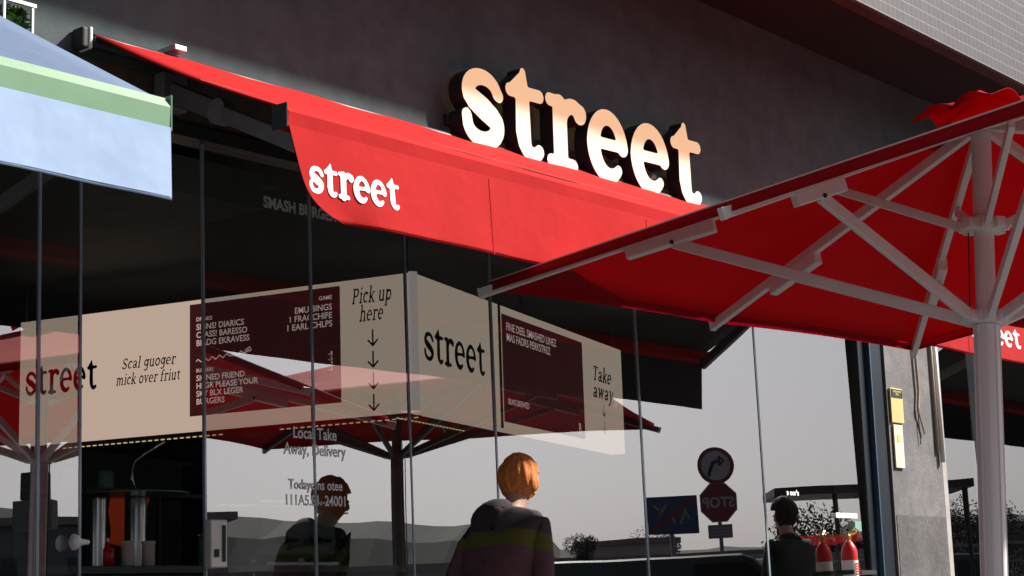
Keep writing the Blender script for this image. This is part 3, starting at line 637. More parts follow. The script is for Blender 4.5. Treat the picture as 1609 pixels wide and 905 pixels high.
# ================================================================== PARASOLS
UK = .574
def make_parasol(label, off=(0, 0, 0), cloth='redu', metal='post'):
    O = Vector((0, -6, EYE)) + Vector(off)
    cx, zr, za, th, s1, zh, zh2, tx, ty, s2 = 11.3824, 2.364, 3.3371, -1.9269, 3.1165, 1.882, 2.5437, .0551, -.0276, 2.2316
    ax = Vector((tx, ty, 1)).normalized(); e1 = Vector((math.cos(th), math.sin(th), 0)); e1 -= ax * e1.dot(ax); e1.normalize(); e2 = ax.cross(e1)
    C = Vector((cx, 5.12, 0))
    P = lambda a, c, z: O + (C + e1 * (a * s1) + e2 * (c * s2) + ax * z) * UK
    base_z = (.12 - O.z) / UK; foot = P(0, 0, base_z)
    t = thing('parasol', label, 'parasol', (foot.x, foot.y, .12), 0, 'red market parasols in front of the shop')
    def W(a, c, dz=0):
        r = max(abs(a), abs(c)); lift = .15 * r * ((a / r + 1) / 2) * ((c / r + 1) / 2) if r > 1e-6 else 0
        return P(a, c, zr + (za - zr) * (1 - r)) + ax * (dz + lift)
    # canopy: eight gores, sagging slightly between the ribs, 3 mm cloth
    tips = [(-1, -1), (0, -1), (1, -1), (1, 0), (1, 1), (0, 1), (-1, 1), (-1, 0)]
    b = BM(); N = 12; K = 8
    def cp(g, i, j, dz):
        a0, a1 = Vector(tips[g] + (0,)), Vector(tips[(g + 1) % 8] + (0,)); r = j / N; u = i / K
        e = a0.lerp(a1, u); q = e * r
        sag = -.025 * math.sin(math.pi * u) * math.sin(math.pi * min(1, r * 1.02)) * r
        edge_in = 1 - .012 * math.sin(math.pi * u) * r
        return W(q.x * edge_in, q.y * edge_in, sag + dz)
    for g in range(8):
        T = [[b.verts.new(cp(g, i, j, .012)) for i in range(K + 1)] for j in range(1, N + 1)]
        Bt = [[b.verts.new(cp(g, i, j, .009)) for i in range(K + 1)] for j in range(1, N + 1)]
        for j in range(N - 1):
            for i in range(K):
                b.faces.new((T[j][i], T[j + 1][i], T[j + 1][i + 1], T[j][i + 1]))
        # hem hanging from the rim
        H1 = [b.verts.new(cp(g, i, N, -.030)) for i in range(K + 1)]
        for i in range(K): b.faces.new((T[-1][i], H1[i], H1[i + 1], T[-1][i + 1]))
        top = [b.verts.new(cp(g, i, 1, .012)) for i in (0,)]
        ap = b.verts.new(P(0, 0, za) + ax * .012)
        for i in range(K): b.faces.new((ap, T[0][i], T[0][i + 1]))
        for v in top: b.verts.remove(v)
        for rw in Bt:
            for v in rw: b.verts.remove(v)
    bmesh.ops.remove_doubles(b, verts=b.verts, dist=.0008)
    bmesh.ops.recalc_face_normals(b, faces=b.faces)
    bmesh.ops.solidify(b, geom=b.faces[:], thickness=.002)
    can = obj('canopy', b, M[cloth], t, smooth=True)
    # piping along the rim
    b = BM()
    for g in range(8):
        tube(b, [cp(g, i, N, .015) for i in range(K + 1)], .0035, 6)
    obj('piping', b, mat('pale_piping', (.75, .45, .45), .6) if 'pale_piping' not in bpy.data.materials else bpy.data.materials['pale_piping'], can)
    # vent cap above the apex, arched between its ribs
    b = BM(); vs = {}
    c0 = .13
    for k in range(64):
        a = 2 * math.pi * k / 64; m_ = max(abs(math.cos(a)), abs(math.sin(a))); q = (math.cos(a) / m_, math.sin(a) / m_)
        lift = .02 + .045 * abs(math.sin(4 * a))
        vs[k] = [b.verts.new(P(q[0] * c0 * r, q[1] * c0 * r, za - (za - zr) * c0 * r) + ax * (.06 + lift * r ** 2 + .05 * (1 - r))) for r in (.25, .5, .75, 1.0)]
    ap = b.verts.new(P(0, 0, za) + ax * .12)
    for k in range(64):
        n_ = (k + 1) % 64; b.faces.new((ap, vs[k][0], vs[n_][0]))
        for j in range(3): b.faces.new((vs[k][j], vs[k][j + 1], vs[n_][j + 1], vs[n_][j]))
    bmesh.ops.recalc_face_normals(b, faces=b.faces); bmesh.ops.solidify(b, geom=b.faces[:], thickness=.003)
    obj('vent_cap', b, M[cloth], can, smooth=True)
    # post
    b = BM(); tube(b, [P(0, 0, base_z + .02), P(0, 0, zh - .05)], .049, 20); tube(b, [P(0, 0, zh - .05), P(0, 0, za - .05)], .040, 20)
    for k in range(8):
        a = k * math.pi / 4; d = (e1 * math.cos(a) + e2 * math.sin(a)) * .049; beam(b, P(0, 0, base_z + .05) + d, P(0, 0, zh - .06) + d, .008, .008, up=d)
    post = smooth_by_angle(obj('post', b, M[metal], t))
    for z_, nm in ((zh, 'lower_hub'), (zh2, 'upper_hub')):
        b = BM(); tube(b, [P(0, 0, z_ - .045), P(0, 0, z_ - .03), P(0, 0, z_ + .05)], [.058, .066, .066], 20)
        for k in range(8):
            a, c_ = tips[k]; d = (e1 * (a * s1) + e2 * (c_ * s2)).normalized(); beam(b, P(0, 0, z_) + d * .05, P(0, 0, z_) + d * .10, .045, .045, bev=.004)
        smooth_by_angle(obj(nm, b, M[metal], t))
    obj('crank_cord', tube(BM(), [P(0, 0, zh - .05) + e1 * -.07, P(0, 0, base_z + 1.2) + e1 * -.06], .004, 6), M['iron'], t)
    obj('crank_cord', tube(BM(), [P(0, 0, zh + .02) + e1 * -.06 - e2 * .03, P(0, 0, zh2 - .03) + e1 * -.055 - e2 * .03], .003, 6), M['iron'], t)
    # ribs, struts, brackets
    for k, (a, c_) in enumerate(tips):
        corner = abs(a) + abs(c_) == 2
        p0 = W(a * .03, c_ * .03, -.03); p1 = W(a * 1.015, c_ * 1.015, -.028)
        b = beam(BM(), p0, p1, .030, .044, up=ax, bev=.003); rib = obj('rib', b, M[metal], t)
        d = (p1 - p0).normalized(); obj('rib_end_cap', beam(BM(), p1, p1 + d * .018, .033, .048, up=ax, bev=.004), M['white'], rib)
        f = .60 if corner else .66
        q = W(a * f, c_ * f, -.075)
        wb = W(a * (f - .085), c_ * (f - .085), -.073); we = W(a * (f + .10), c_ * (f + .10), -.066)
        br = obj('rib_bracket', beam(BM(), wb, we, .046, .066, up=ax, bev=.006), M[metal], rib)
        dh = (e1 * (a * s1) + e2 * (c_ * s2)).normalized()
        st = obj('strut', beam(BM(), q + ax * -.02, P(0, 0, zh) + dh * .09, .026, .046, up=ax, bev=.003), M[metal], t)
        if corner:
            q2 = W(a * .30, c_ * .30, -.06); obj('short_strut', beam(BM(), q2, P(0, 0, zh2) + dh * .09, .024, .036, up=ax, bev=.003), M[metal], t)
        obj('pivot_bolt', tube(BM(), [q + ax * -.02 - d.cross(ax) * .03, q + ax * -.02 + d.cross(ax) * .03], .009, 10), M['iron'], rib)
    b = BM(); box(b, foot.x - .4, foot.x + .4, foot.y - .4, foot.y + .4, .121, .19, bev=.02); obj('base_slab', b, M['conc'], t)
    return t
make_parasol('big red parasol with pale ribs in the foreground at the right')
make_parasol('second red parasol along the terrace, mirrored in the glass beside the pick up sign', off=(3.66, -.40, .23), cloth='redd', metal='ppost')

# ================================================================== MENU BOX INSIDE
A_ = Vector((8.205, 1.47, 0)); Lf = Vector((7.49, 4.64, 0)); Rt = Vector((12.155, 2.68, 0)); zb, zt = 2.20, 3.085
mb = thing('menu_box', 'cream hanging menu box with maroon boards and dark street lettering', 'menu board', (A_.x, A_.y, zb))  # plain hanging box; its panels carry an added glow
dl_ = (Lf - A_).normalized(); dr_ = (Rt - A_).normalized(); ll = (Lf - A_).length; lr = (Rt - A_).length
ol = dl_.cross(Vector((0, 0, 1))) * -1            # outward of left face (towards -x)
if ol.x > 0: ol = -ol
orr = dr_.cross(Vector((0, 0, 1)))
if orr.y > 0: orr = -orr
up = Vector((0, 0, 1))
def slab(p0, d, l0, l1, out, o0, o1, z0, z1):
    b = BM(); c = [p0 + d * l0 + out * o0, p0 + d * l1 + out * o0, p0 + d * l1 + out * o1, p0 + d * l0 + out * o1]
    vs = [b.verts.new(v + up * z0) for v in c] + [b.verts.new(v + up * z1) for v in c]
    fs = [b.faces.new([vs[i] for i in f]) for f in ((3, 2, 1, 0), (4, 5, 6, 7), (0, 1, 5, 4), (1, 2, 6, 5), (2, 3, 7, 6), (3, 0, 4, 7))]; bmesh.ops.recalc_face_normals(b, faces=fs); return b
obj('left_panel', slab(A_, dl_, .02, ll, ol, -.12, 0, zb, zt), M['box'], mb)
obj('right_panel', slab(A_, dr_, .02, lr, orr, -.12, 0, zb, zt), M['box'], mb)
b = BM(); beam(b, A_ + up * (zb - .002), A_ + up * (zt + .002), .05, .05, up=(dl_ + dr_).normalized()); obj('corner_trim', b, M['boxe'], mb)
b = BM(); f0 = A_ + (dl_ + dr_) * .1
quad = [f0, Lf + dr_ * .1, Lf + (Rt - A_) * .98, Rt + dl_ * .1]
vs = [b.verts.new(v + up * (zb + .02)) for v in quad] + [b.verts.new(v + up * (zb + .06)) for v in quad]
fs = [b.faces.new([vs[i] for i in f]) for f in ((3, 2, 1, 0), (4, 5, 6, 7), (0, 1, 5, 4), (1, 2, 6, 5), (2, 3, 7, 6), (3, 0, 4, 7))]; bmesh.ops.recalc_face_normals(b, faces=fs)
obj('underside', b, M['intd'], mb)
def dots(p0, d, l0, l1, out, o):
    b = BM(); l_ = l0
    while l_ < l1:
        p = p0 + d * l_ + out * o + up * (zb - .012); beam(b, p, p + d * .03, .007, .007); l_ += .055
    return b
for p0, d, l0, l1, out, o in ((A_, dl_, .15, 1.25, ol, -.30), (A_, dr_, .25, 1.35, orr, -.25), (A_, dl_, 1.7, 3.1, ol, -.30)):
    ch = obj('light_channel', slab(p0, d, l0 - .02, l1 + .02, out, o - .02, o + .02, zb - .004, zb + .018), M['iron'], mb)
    obj('led_strip', dots(p0, d, l0, l1, out, o), M['led'], ch)
# hangers
b = BM()
for p in (Lf + dr_ * .05, Rt + dl_ * .06, A_ + (dl_ + dr_) * .1, A_ + dr_ * 2 + dl_ * .06): beam(b, p + up * zt, p + up * 3.358, .025, .025, up=(1, 0, 0))
obj('hanger', b, M['iron'], mb)
# left face: x grows from the far end towards the corner when seen from the left
FL = lambda s, z, o=.004: frame(A_ + dl_ * s + ol * o + up * z, -dl_, up)
FR = lambda s, z, o=.004: frame(A_ + dr_ * s + orr * o + up * z, dr_, up)
mL = obj('menu_board', slab(A_, dl_, .545, 1.745, ol, .0015, .010, zb + .09, zt - .03), M['menu'], mb)
mR = obj('menu_board', slab(A_, dr_, 1.47, 3.13, orr, .0015, .010, zb + .05, zt - .06), M['menu'], mb)
mS = obj('panel_joint', slab(A_, dr_, 1.405, 1.43, orr, .0015, .012, zb, zt), M['iron'], mb)
def put(text, s, z, xh, F, m, parent, o=.005, width=None, **kw):
    lt, wl = word(text, xh, res=.07, **kw); k = 1.0 if width is None else width / wl; fr0 = F(s, z, o)
    return obj('lettering', letter_bm(lt, lambda x, y, zz: fr0(x * k, y, 0), 0), m, parent)
put('street', 3.20, zb + .34, .185, FL, M['ink'], mb, width=.66, B=.12, H=.07, S=.06)
put('street', .13, zb + .33, .205, FR, M['ink'], mb, width=1.02, B=.115, H=.065, S=.06)
kw = dict(B=.10, H=.062, S=.05, slant=.22)
put('Scal guoger', 2.33, zb + .46, .058, FL, M['ink'], mb, width=.46, **kw)
put('mick over friut', 2.38, zb + .35, .058, FL, M['ink'], mb, width=.55, **kw)
put('Pick up', .455, zb + .72, .078, FL, M['ink'], mb, width=.30, **kw)
put('here', .40, zb + .60, .078, FL, M['ink'], mb, width=.18, **kw)
kw = dict(kw, B=.12, H=.075)
put('Take', 3.36, zb + .55, .092, FR, M['ink'], mb, width=.47, **kw)
put('away', 3.36, zb + .41, .092, FR, M['ink'], mb, width=.50, **kw)
b = BM()
def arrow(b, fr0, w_=.035, h_=.10):
    for s in ([(0, 0, .006), (0, h_, .006)], [(-w_, .035, .006), (0, 0, .006), (w_, .035, .006)]):
        V, Fc, side = sdf_mesh([s], .003, 0); f = [b.verts.new(fr0(x, y, 0)) for x, y in V]
        for p in Fc:
            try: b.faces.new([f[i] for i in p])
            except ValueError: pass
for k in range(4): arrow(b, FL(.30, zb + .44 - k * .14, .0045 + .0004 * 0))
obj('arrows', b, M['ink'], mb)
b = BM()
for k in range(2): arrow(b, FR(3.62, zb + .27 - k * .14, .0045))
obj('arrows', b, M['ink'], mb)
T = lambda s, z, txt, size, F, al='LEFT', sx=1., par=mL: sans(txt, size, F(s, z, .0125), M['menut'], 'lettering', par, al, sx=sx, bold=size * .012, lines=.95)
T(1.69, zt - .15, 'DRINKS', .038, FL)
T(1.69, zt - .21, 'SIGNS! DIARICS\nCLASS! BARESSO\nBIADG EKRAVESS', .058, FL, sx=.98)
T(1.69, zt - .50, 'BURGERS', .034, FL)
T(1.69, zt - .56, 'SIGNED FRIEND\nHLGR PLEASE YOUR\nSKY BLX LEGER\nBURGERS', .056, FL)
T(.60, zt - .11, 'GAME', .038, FL, 'RIGHT')
T(.60, zt - .18, 'EMU BINGS\n1 FRACCHIFE\n1 EARL CHLPS', .058, FL, 'RIGHT')
T(.60, zt - .48, '-.8\n-.5\n-.7\n-.6', .036, FL, 'RIGHT')
T(1.53, zt - .17, 'FINE DEEL SMASHED LINEZ\nMAS FADRS PERKSTREZ', .082, FR, sx=1.02, par=mR)
T(1.53, zb + .18, 'BUNS BREWED', .06, FR, par=mR); T(2.98, zb + .09, 'R', .11, FR, par=mR)
b = BM(); V, Fc, side = sdf_mesh([[(i * .016, .012 * math.sin(i * 1.7) + i * .0012, .003) for i in range(28)], [(.40, .04, .003), (.44, .06, .003), (.45, .035, .003), (.3, .01, .003)]], .0035, 0)
fr0 = FL(1.69, zt - .425, .0122); f = [b.verts.new(fr0(x, y, 0)) for x, y in V]
for p in Fc: b.faces.new([f[i] for i in p])
obj('signature', b, M['menut'], mL)

# ================================================================== COUNTER AND ITEMS
ck = thing('service_counter', 'dark service counter behind the glass under the menu box', 'counter', (6.9, 1.9, .135))
obj('counter_top', bx(5.3, 8.6, 1.45, 2.3, 1.19, 1.23, bev=.004), M['counter'], ck)
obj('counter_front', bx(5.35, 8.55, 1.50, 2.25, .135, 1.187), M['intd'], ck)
obj('panel_joint', bx(6.85, 6.86, 1.494, 1.499, .135, 1.187), M['steel'], ck)
def dispenser(x, y, r, h, label, m, top=True):
    t = thing('steel_canister', label, 'canister', (x, y, 1.23)); b = BM(); lathe(b, [(r, 0), (r, h * .96), (r * .93, h)], n=28); p = smooth_by_angle(part('body', b, m, t)); return t
dispenser(5.86, 1.62, .048, .36, 'tall narrow steel canister at the left end of the counter', M['steel'])
dispenser(6.38, 1.95, .062, .40, 'thick steel canister under the green glass tray', M['steel'])
tr = thing('glass_tray', 'round green glass tray on top of the thick steel canister', 'tray', (6.38, 1.95, 1.631)); b = BM(); lathe(b, [(.05, 0), (.30, .012), (.30, .02), (.05, .03)], n=36); part('tray', b, M['teal'], tr)
b = BM(); tube(b, [(0, 0, .03), (-.03, 0, .10), (-.02, 0, .20), (.06, 0, .25), (.20, 0, .32)], .010, 8); part('spout', b, M['steel'], tr, smooth=True)
for i, x in enumerate((6.03, 6.17)):
    t = thing('cup_stack', ('left' if i == 0 else 'right') + ' one of two pale paper cup stacks on the counter', 'cups', (x, 1.58, 1.23), 0, 'paper cup stacks on the counter')
    b = BM(); pr = []
    for k in range(7): pr += [(.030, k * .018), (.037, k * .018 + .014), (.038, k * .018 + .017)]
    pr.append((.038, .135)); lathe(b, pr, n=24); part('cups', b, M['cup'], t)
t = thing('sauce_bottle', 'small red sauce bottle left of the paper cups', 'bottle', (5.90, 1.58, 1.23)); b = BM(); lathe(b, [(.032, 0), (.034, .09), (.012, .105), (.008, .13)], n=20); part('bottle', b, M['redp'], t, smooth=True)
b = BM(); lathe(b, [(.010, .13), (.004, .15)], n=12); part('nozzle', b, M['wtext'], t)
t = thing('glass_jar', 'dark jar with a thin steel lid at the right end of the counter items', 'jar', (6.62, 1.62, 1.23)); b = BM(); lathe(b, [(.05, 0), (.05, .15), (.042, .17)], n=24); part('jar', b, M['teal'], t); b = BM(); lathe(b, [(.056, .17), (.056, .18)], n=24); part('lid', b, M['steel'], t)
t = thing('apron', 'orange apron hanging from a rail behind the counter', 'apron', (7.10, 2.9, 1.43))
b = BM(); N = 14
G = [[b.verts.new((-.16 + .32 * i / N * (1 - .25 * (1 - j / 8)) + .01 * math.sin(j), .025 * math.sin(i * 1.1), .32 * (j / 8) - .09 * (i / N) * (1 - j / 8))) for i in range(N + 1)] for j in range(9)]
for j in range(8):
    for i in range(N): b.faces.new((G[j][i], G[j][i + 1], G[j + 1][i + 1], G[j + 1][i]))
bmesh.ops.solidify(b, geom=b.faces[:], thickness=.006); part('cloth', b, M['orange'], t, smooth=True)
b = BM(); box(b, -.3, .3, .05, .08, .30, .34); tube(b, [(-.28, .065, -1.29), (-.28, .065, .31)], .015); tube(b, [(.28, .065, -1.29), (.28, .065, .31)], .015); part('hanging_rail', b, M['iron'], t)
b = BM(); tube(b, [(GX0 - .008, -.03, 1.27), (GX0 - .03, -.03, 1.27), (GX0 - .05, -.03, 1.27), (GX0 - .062, -.03, 1.27)], [.012, .014, .03, .034], 18); tube(b, [(GX0, .0, 1.27), (GX0, -.04, 1.27)], .01, 10); obj('glint_horn', b, M['white'], gf, smooth=True)  # white horn shape modelled in place of a bright glint

t = thing('coffee_machine', 'dark boxy espresso machine standing on the counter left of the mullion with the lock', 'machine', (7.45, 1.95, 1.231))
part('body', bx(-.32, .32, -.2, .2, .06, .36, bev=.02), M['alud'], t)
b = BM(); lathe(b, [(.03, 0), (.03, .05)], c=(-.2, 0, 0), n=14); lathe(b, [(.03, 0), (.03, .06)], c=(.2, 0, 0), n=14); box(b, -.30, .30, -.24, -.02, .0, .03, bev=.004); part('drip_tray', b, M['steel'], t)
for x in (-.15, .12): b = BM(); tube(b, [(x, -.205, .16), (x, -.30, .15), (x, -.36, .15)], [.03, .012, .012], 12); part('group_handle', b, M['iron'], t)
part('top_rail', box(box(BM(), -.31, .31, -.195, -.185, .38, .395), -.31, .31, .185, .195, .38, .395), M['steel'], t)

# kitchen shelving in the gloom behind
t = thing('kitchen_shelf', 'dark kitchen shelving deep in the gloom behind the counter', 'shelf', (8, 5.6, .135))
b = BM()
for z in (.6, 1.2, 1.8): box(b, -2, 2, -.2, .2, z, z + .03)
for x in (-2, 0, 1.96): box(b, x, x + .04, -.2, .2, 0, 2.1)
part('frame', b, M['alud'], t)
rr = random.Random(9)
for k in range(11):
    x = -1.8 + k * .35; h_ = rr.uniform(.15, .35); z = rr.choice((.631, 1.231, 1.831)); m_ = rr.choice(('steel', 'build', 'orange', 'teal', 'yellow'))
    tt = thing('storage_tin', f'{("first","second","third","fourth","fifth","sixth","seventh","eighth","ninth","tenth","last")[k]} tin from the left on the kitchen shelves, {dict(steel="steel", build="pale", orange="orange", teal="teal", yellow="yellow")[m_]} in colour', 'tin', (8 + x, 5.6, .135 + z), 0, 'tins on the kitchen shelves')
    b = BM(); lathe(b, [(.07, 0), (.07, h_), (.05, h_ + .02)], n=16); part('tin', b, M[m_], tt, smooth=False)

# ================================================================== FIRE EXTINGUISHER on the end post
fx = thing('fire_extinguisher', 'red fire extinguisher with brass valve on a bracket by the dark door post', 'fire extinguisher', (10.86, -.085, .98))
b = BM(); lathe(b, [(.05, 0), (.056, .02), (.056, .27), (.048, .305), (.028, .335), (.018, .35)], n=28); part('cylinder', b, M['redp'], fx, smooth=True)
b = BM(); lathe(b, [(.0568, .10), (.0568, .215)], n=28); lab_ = part('label_band', b, M['white'], fx)
b = BM()
for k in range(5): box(b, -.03, .03, -.0595, -.0572, .12 + k * .017, .127 + k * .017)
part('print', b, M['redp'], lab_)
b = BM(); lathe(b, [(.016, .35), (.016, .385), (.01, .395)], n=14); beam(b, (0, 0, .385), (.095, -.02, .405), .012, .012); beam(b, (.01, 0, .40), (.08, -.02, .43), .012, .006); tube(b, [(-.01, 0, .37), (.03, -.03, .44), (.09, -.03, .42), (.11, -.03, .37)], .006, 8)
part('valve', b, M['brass'], fx)
b = BM(); box(b, -.07, .49, .06, .075, .12, .15); box(b, -.06, -.05, -.06, .07, .12, .15); box(b, .05, .06, -.06, .07, .12, .15); part('bracket', b, M['iron'], fx)

# ================================================================== PEOPLE
def person(name, label, loc, rz, H, mats, lean=.0, stride=.22, beanie=False, shoulders=False, group=None):
    t = thing('person', label, 'person', loc, rz, group); s = H / 1.75
    S = lambda *p: (p[0] * s, p[1] * s, p[2] * s, (p[3] * s if not isinstance(p[3], tuple) else (p[3][0] * s, p[3][1] * s)))
    lx = lambda z: lean * max(0, z - .9)         # forward = +x
    pel = S(0, 0, .95, (.13, .15)); w1 = S(lx(1.12), 0, 1.12, (.12, .14)); ch = S(lx(1.32), 0, 1.32, (.13, .165)); nb = S(lx(1.46), 0, 1.46, (.07, .09)); nk = S(lx(1.53) + .01, 0, 1.53, .055)
    def leg(sd, f, knee_f, foot_f): return [pel, S(.0, sd * .09, .88, .10), S(knee_f, sd * .095, .50, .062), S(foot_f, sd * .10, .09, .042), S(foot_f + .13, sd * .105, .04, .035)]
    def arm_(sd, e, h): return [ch, S(lx(1.40), sd * .17, 1.40, .062), S(lx(1.15) + e, sd * .215, 1.13, .045), S(lx(.95) + h, sd * .21, .90, .032)]
    chains = [[pel, w1, ch, nb, nk, S(lx(1.6) + .03, 0, 1.60, (.075, .08)), S(lx(1.68) + .03, 0, 1.68, (.085, .095)), S(lx(1.73) + .025, 0, 1.725, (.05, .055))],
              leg(1, 1, stride * .7, stride), leg(-1, 1, -.02, -stride * 1.1), arm_(1, -.10, -.14), arm_(-1, .05, .20)]
    bd = skinned(chains, None, mats['skin'], None, name='body'); bd.parent = t
    # hands: palm with five fingers
    for sd, h in ((1, -.14), (-1, .20)):
        wx, wy, wz = lx(.95) + h, sd * .21, .90; ch_ = []
        palm = S(wx, wy, wz - .05, .03); root = S(wx, wy, wz, .026)
        ch_.append([root, palm])
        for k in range(4):
            fy = (k - 1.5) * .018; ln = (.07, .08, .075, .06)[k]
            ch_.append([palm, S(wx + fy * .9, wy, wz - .09, .011), S(wx + fy + .006, wy - sd * .008, wz - .09 - ln * .55, .009), S(wx + fy + .02, wy - sd * .02, wz - .09 - ln, .008)])
        ch_.append([palm, S(wx + .035, wy - sd * .01, wz - .065, .012), S(wx + .05, wy - sd * .02, wz - .10, .010)])
        hd = skinned(ch_, None, mats['skin'], None, sub=1, name='hand'); hd.parent = bd
    hx = (lx(1.66) + .03) * s; hz = 1.655 * s
    # face: nose, ears, eyes, mouth
    b = BM(); bmesh.ops.create_uvsphere(b, u_segments=10, v_segments=8, radius=.018 * s, matrix=Matrix.Translation((hx + .095 * s, 0, hz - .02 * s)) @ Matrix.Diagonal((1.3, .8, 1.5, 1))); 
    for sd in (-1, 1): bmesh.ops.create_uvsphere(b, u_segments=10, v_segments=8, radius=.028 * s, matrix=Matrix.Translation((hx, sd * .085 * s, hz - .01 * s)) @ Matrix.Diagonal((.7, .35, 1.1, 1)))
    part('nose_and_ears', b, mats['skin'], bd, smooth=True)
    b = BM()
    for sd in (-1, 1): bmesh.ops.create_uvsphere(b, u_segments=8, v_segments=6, radius=.011 * s, matrix=Matrix.Translation((hx + .08 * s, sd * .032 * s, hz + .008 * s)))
    part('eyes', b, M['iron'], bd)
    b = BM(); beam(b, (hx + .088 * s, -.02 * s, hz - .06 * s), (hx + .088 * s, .02 * s, hz - .06 * s), .012 * s, .008 * s); part('mouth', b, mat('lips', (.35, .12, .1), .5) if 'lips' not in bpy.data.materials else bpy.data.materials['lips'], bd)
    # hair or knitted cap
    b = BM(); bmesh.ops.create_uvsphere(b, u_segments=28, v_segments=18, radius=1, matrix=Matrix.Translation((hx - .015 * s, 0, hz + .035 * s)) @ Matrix.Diagonal((.122 * s, .114 * s, .135 * s, 1)))
    kill = [v for v in b.verts if (v.co.x - hx) > .02 * s + (v.co.z - hz - .05 * s) * .9 + (.05 * s if beanie else 0) or v.co.z < hz - (.10 if beanie else .05) * s]
    kill = [v for v in b.verts if (v.co.z < hz + .05 * s and v.co.x - hx > (.03 if beanie else .0) * s) or v.co.z < hz - .085 * s]
    bmesh.ops.delete(b, geom=kill, context='VERTS')
    rr = random.Random(4)
    from mathutils import noise as _n
    bmesh.ops.subdivide_edges(b, edges=b.edges[:], cuts=2, use_grid_fill=True)
    b.normal_update(); cen = Vector((hx, 0, hz))
    for v in b.verts:
        d_h = (v.co - cen) / s
        v.co += (v.co - cen).normalized() * s * (.010 * _n.noise(Vector((d_h.x * 45, d_h.y * 45, d_h.z * 7))) + .010 * _n.noise(d_h * 9) + .004)
    bmesh.ops.solidify(b, geom=b.faces[:], thickness=.008 * s)
    part('hair', b, mats['hair'], bd, smooth=True)
    # clothes
    S2 = lambda *p: S(*p)
    cw = [[S(0, 0, .62 if shoulders else .86, (.19, .21)), S(0, 0, .95, (.185, .21)), S(lx(1.12), 0, 1.12, (.175, .205)), S(lx(1.30), 0, 1.30, (.175, .215)), S(lx(1.42), 0, 1.42, (.125, .16)), S(lx(1.53), 0, 1.525, (.075, .08))]]
    cc = S(lx(1.30), 0, 1.30, (.175, .215))
    for sd, e, h in ((1, -.10, -.14), (-1, .05, .20)):
        cw.append([cc, S(lx(1.40), sd * .20, 1.385, .090), S(lx(1.15) + e, sd * .235, 1.13, .07), S(lx(.95) + h, sd * .22, .93, .052)])
    ct_ = skinned(cw, None, mats['coat'], None, name='coat'); ct_.parent = bd
    tw = [[S(0, 0, 1.0, (.15, .17)), S(0, 0, .90, (.14, .17))]]
    for sd, kf, ff in ((1, stride * .7, stride), (-1, -.02, -stride * 1.1)):
        tw.append([S(0, 0, .90, (.14, .17)), S(0, sd * .09, .82, .115), S(kf, sd * .095, .50, .082), S(ff, sd * .10, .11, .066)])
    tr_ = skinned(tw, None, mats['trousers'], None, name='trousers'); tr_.parent = bd
    for sd, ff in ((1, stride), (-1, -stride * 1.1)):
        sh = skinned([[S(ff - .06, sd * .10, .05, .05), S(ff + .02, sd * .10, .06, .052), S(ff + .15, sd * .105, .04, .04), S(ff + .2, sd * .105, .035, .03)]], None, M['shoe'], None, sub=1, name='shoe'); sh.parent = bd
    if shoulders:      # deep hood lying on the shoulders, with an olive band under it
        hd = skinned([[S(lx(1.46) - .13, -.10, 1.43, .085), S(lx(1.46) - .16, 0, 1.46, .105), S(lx(1.46) - .13, .10, 1.43, .085)],
                      [S(lx(1.46) - .16, 0, 1.46, .105), S(lx(1.5) - .06, 0, 1.535, .085)],
                      [S(lx(1.46) - .13, -.10, 1.43, .085), S(lx(1.46) + .02, -.15, 1.44, .065), S(lx(1.46) + .10, -.09, 1.45, .045)],
                      [S(lx(1.46) - .13, .10, 1.43, .085), S(lx(1.46) + .02, .15, 1.44, .065), S(lx(1.46) + .10, .09, 1.45, .045)]], None, M['hood'], None, name='hood'); hd.parent = bd
    return t
person('person', 'walker with bright orange hair in a plum coat passing the glass', (6.36, -.66, .12), R(8), 1.50, dict(skin=M['skin'], hair=M['hairo'], coat=M['bandcoat'], trousers=M['trous']), lean=.42, beanie=True, shoulders=True)
person('person', 'dark haired passer-by in a dark jacket reflected in the last bay of glass', (12.34, -1.20, .12), R(285), 1.60, dict(skin=M['skin'], hair=M['hairb'], coat=M['jacket'], trousers=M['trous']), lean=.05)
person('person', 'small dark figure in a navy jacket standing far off in the car park', (33.0, -7.4, 0), R(150), 1.75, dict(skin=M['skin'], hair=M['hairb'], coat=M['bluej'], trousers=M['trous']), lean=.02)

# ================================================================== ROAD SIGNS ACROSS THE STREET (seen in the glass)
def facing(t, nrm): t.rotation_euler = (0, 0, math.atan2(nrm[1], nrm[0]) + math.pi / 2)    # local -Y faces the shop
nrm = Vector((-.985, .17, 0)); nrm = Vector((-.83, .56, 0)).normalized()
st = thing('road_sign', 'red octagonal STOP sign under a round no-turn sign on one grey post', 'road sign', (25.62, -10.32, 0)); facing(st, nrm)
b = BM(); tube(b, [(0, .03, 0), (0, .03, 3.80)], .035, 12); part('post', b, M['signgrey'], st, smooth=True)
def disc(n, r, y0, y1, z, rot=0, rx=1.0):
    b = BM(); lo = []; hi = []
    for k in range(n):
        a = 2 * math.pi * k / n + rot; lo.append(b.verts.new((r * math.cos(a) * rx, y0, z + r * math.sin(a)))); hi.append(b.verts.new((r * math.cos(a) * rx, y1, z + r * math.sin(a))))
    fs = [b.faces.new(lo), b.faces.new(hi[::-1])] + [b.faces.new((lo[k], lo[(k + 1) % n], hi[(k + 1) % n], hi[k])) for k in range(n)]
    bmesh.ops.recalc_face_normals(b, faces=fs); return b
oc = part('stop_plate', disc(8, .355, -.02, -.0, 2.87, math.pi / 8), M['signwhite'], st)
oc2 = part('red_face', disc(8, .335, -.026, -.021, 2.87, math.pi / 8), M['signred'], oc)
lt = sans('STOP', .24, frame((0, -.029, 2.79), (1, 0, 0), (0, 0, 1)), M['signwhite'], 'lettering', None, 'CENTER', bold=.006); lt.parent = oc
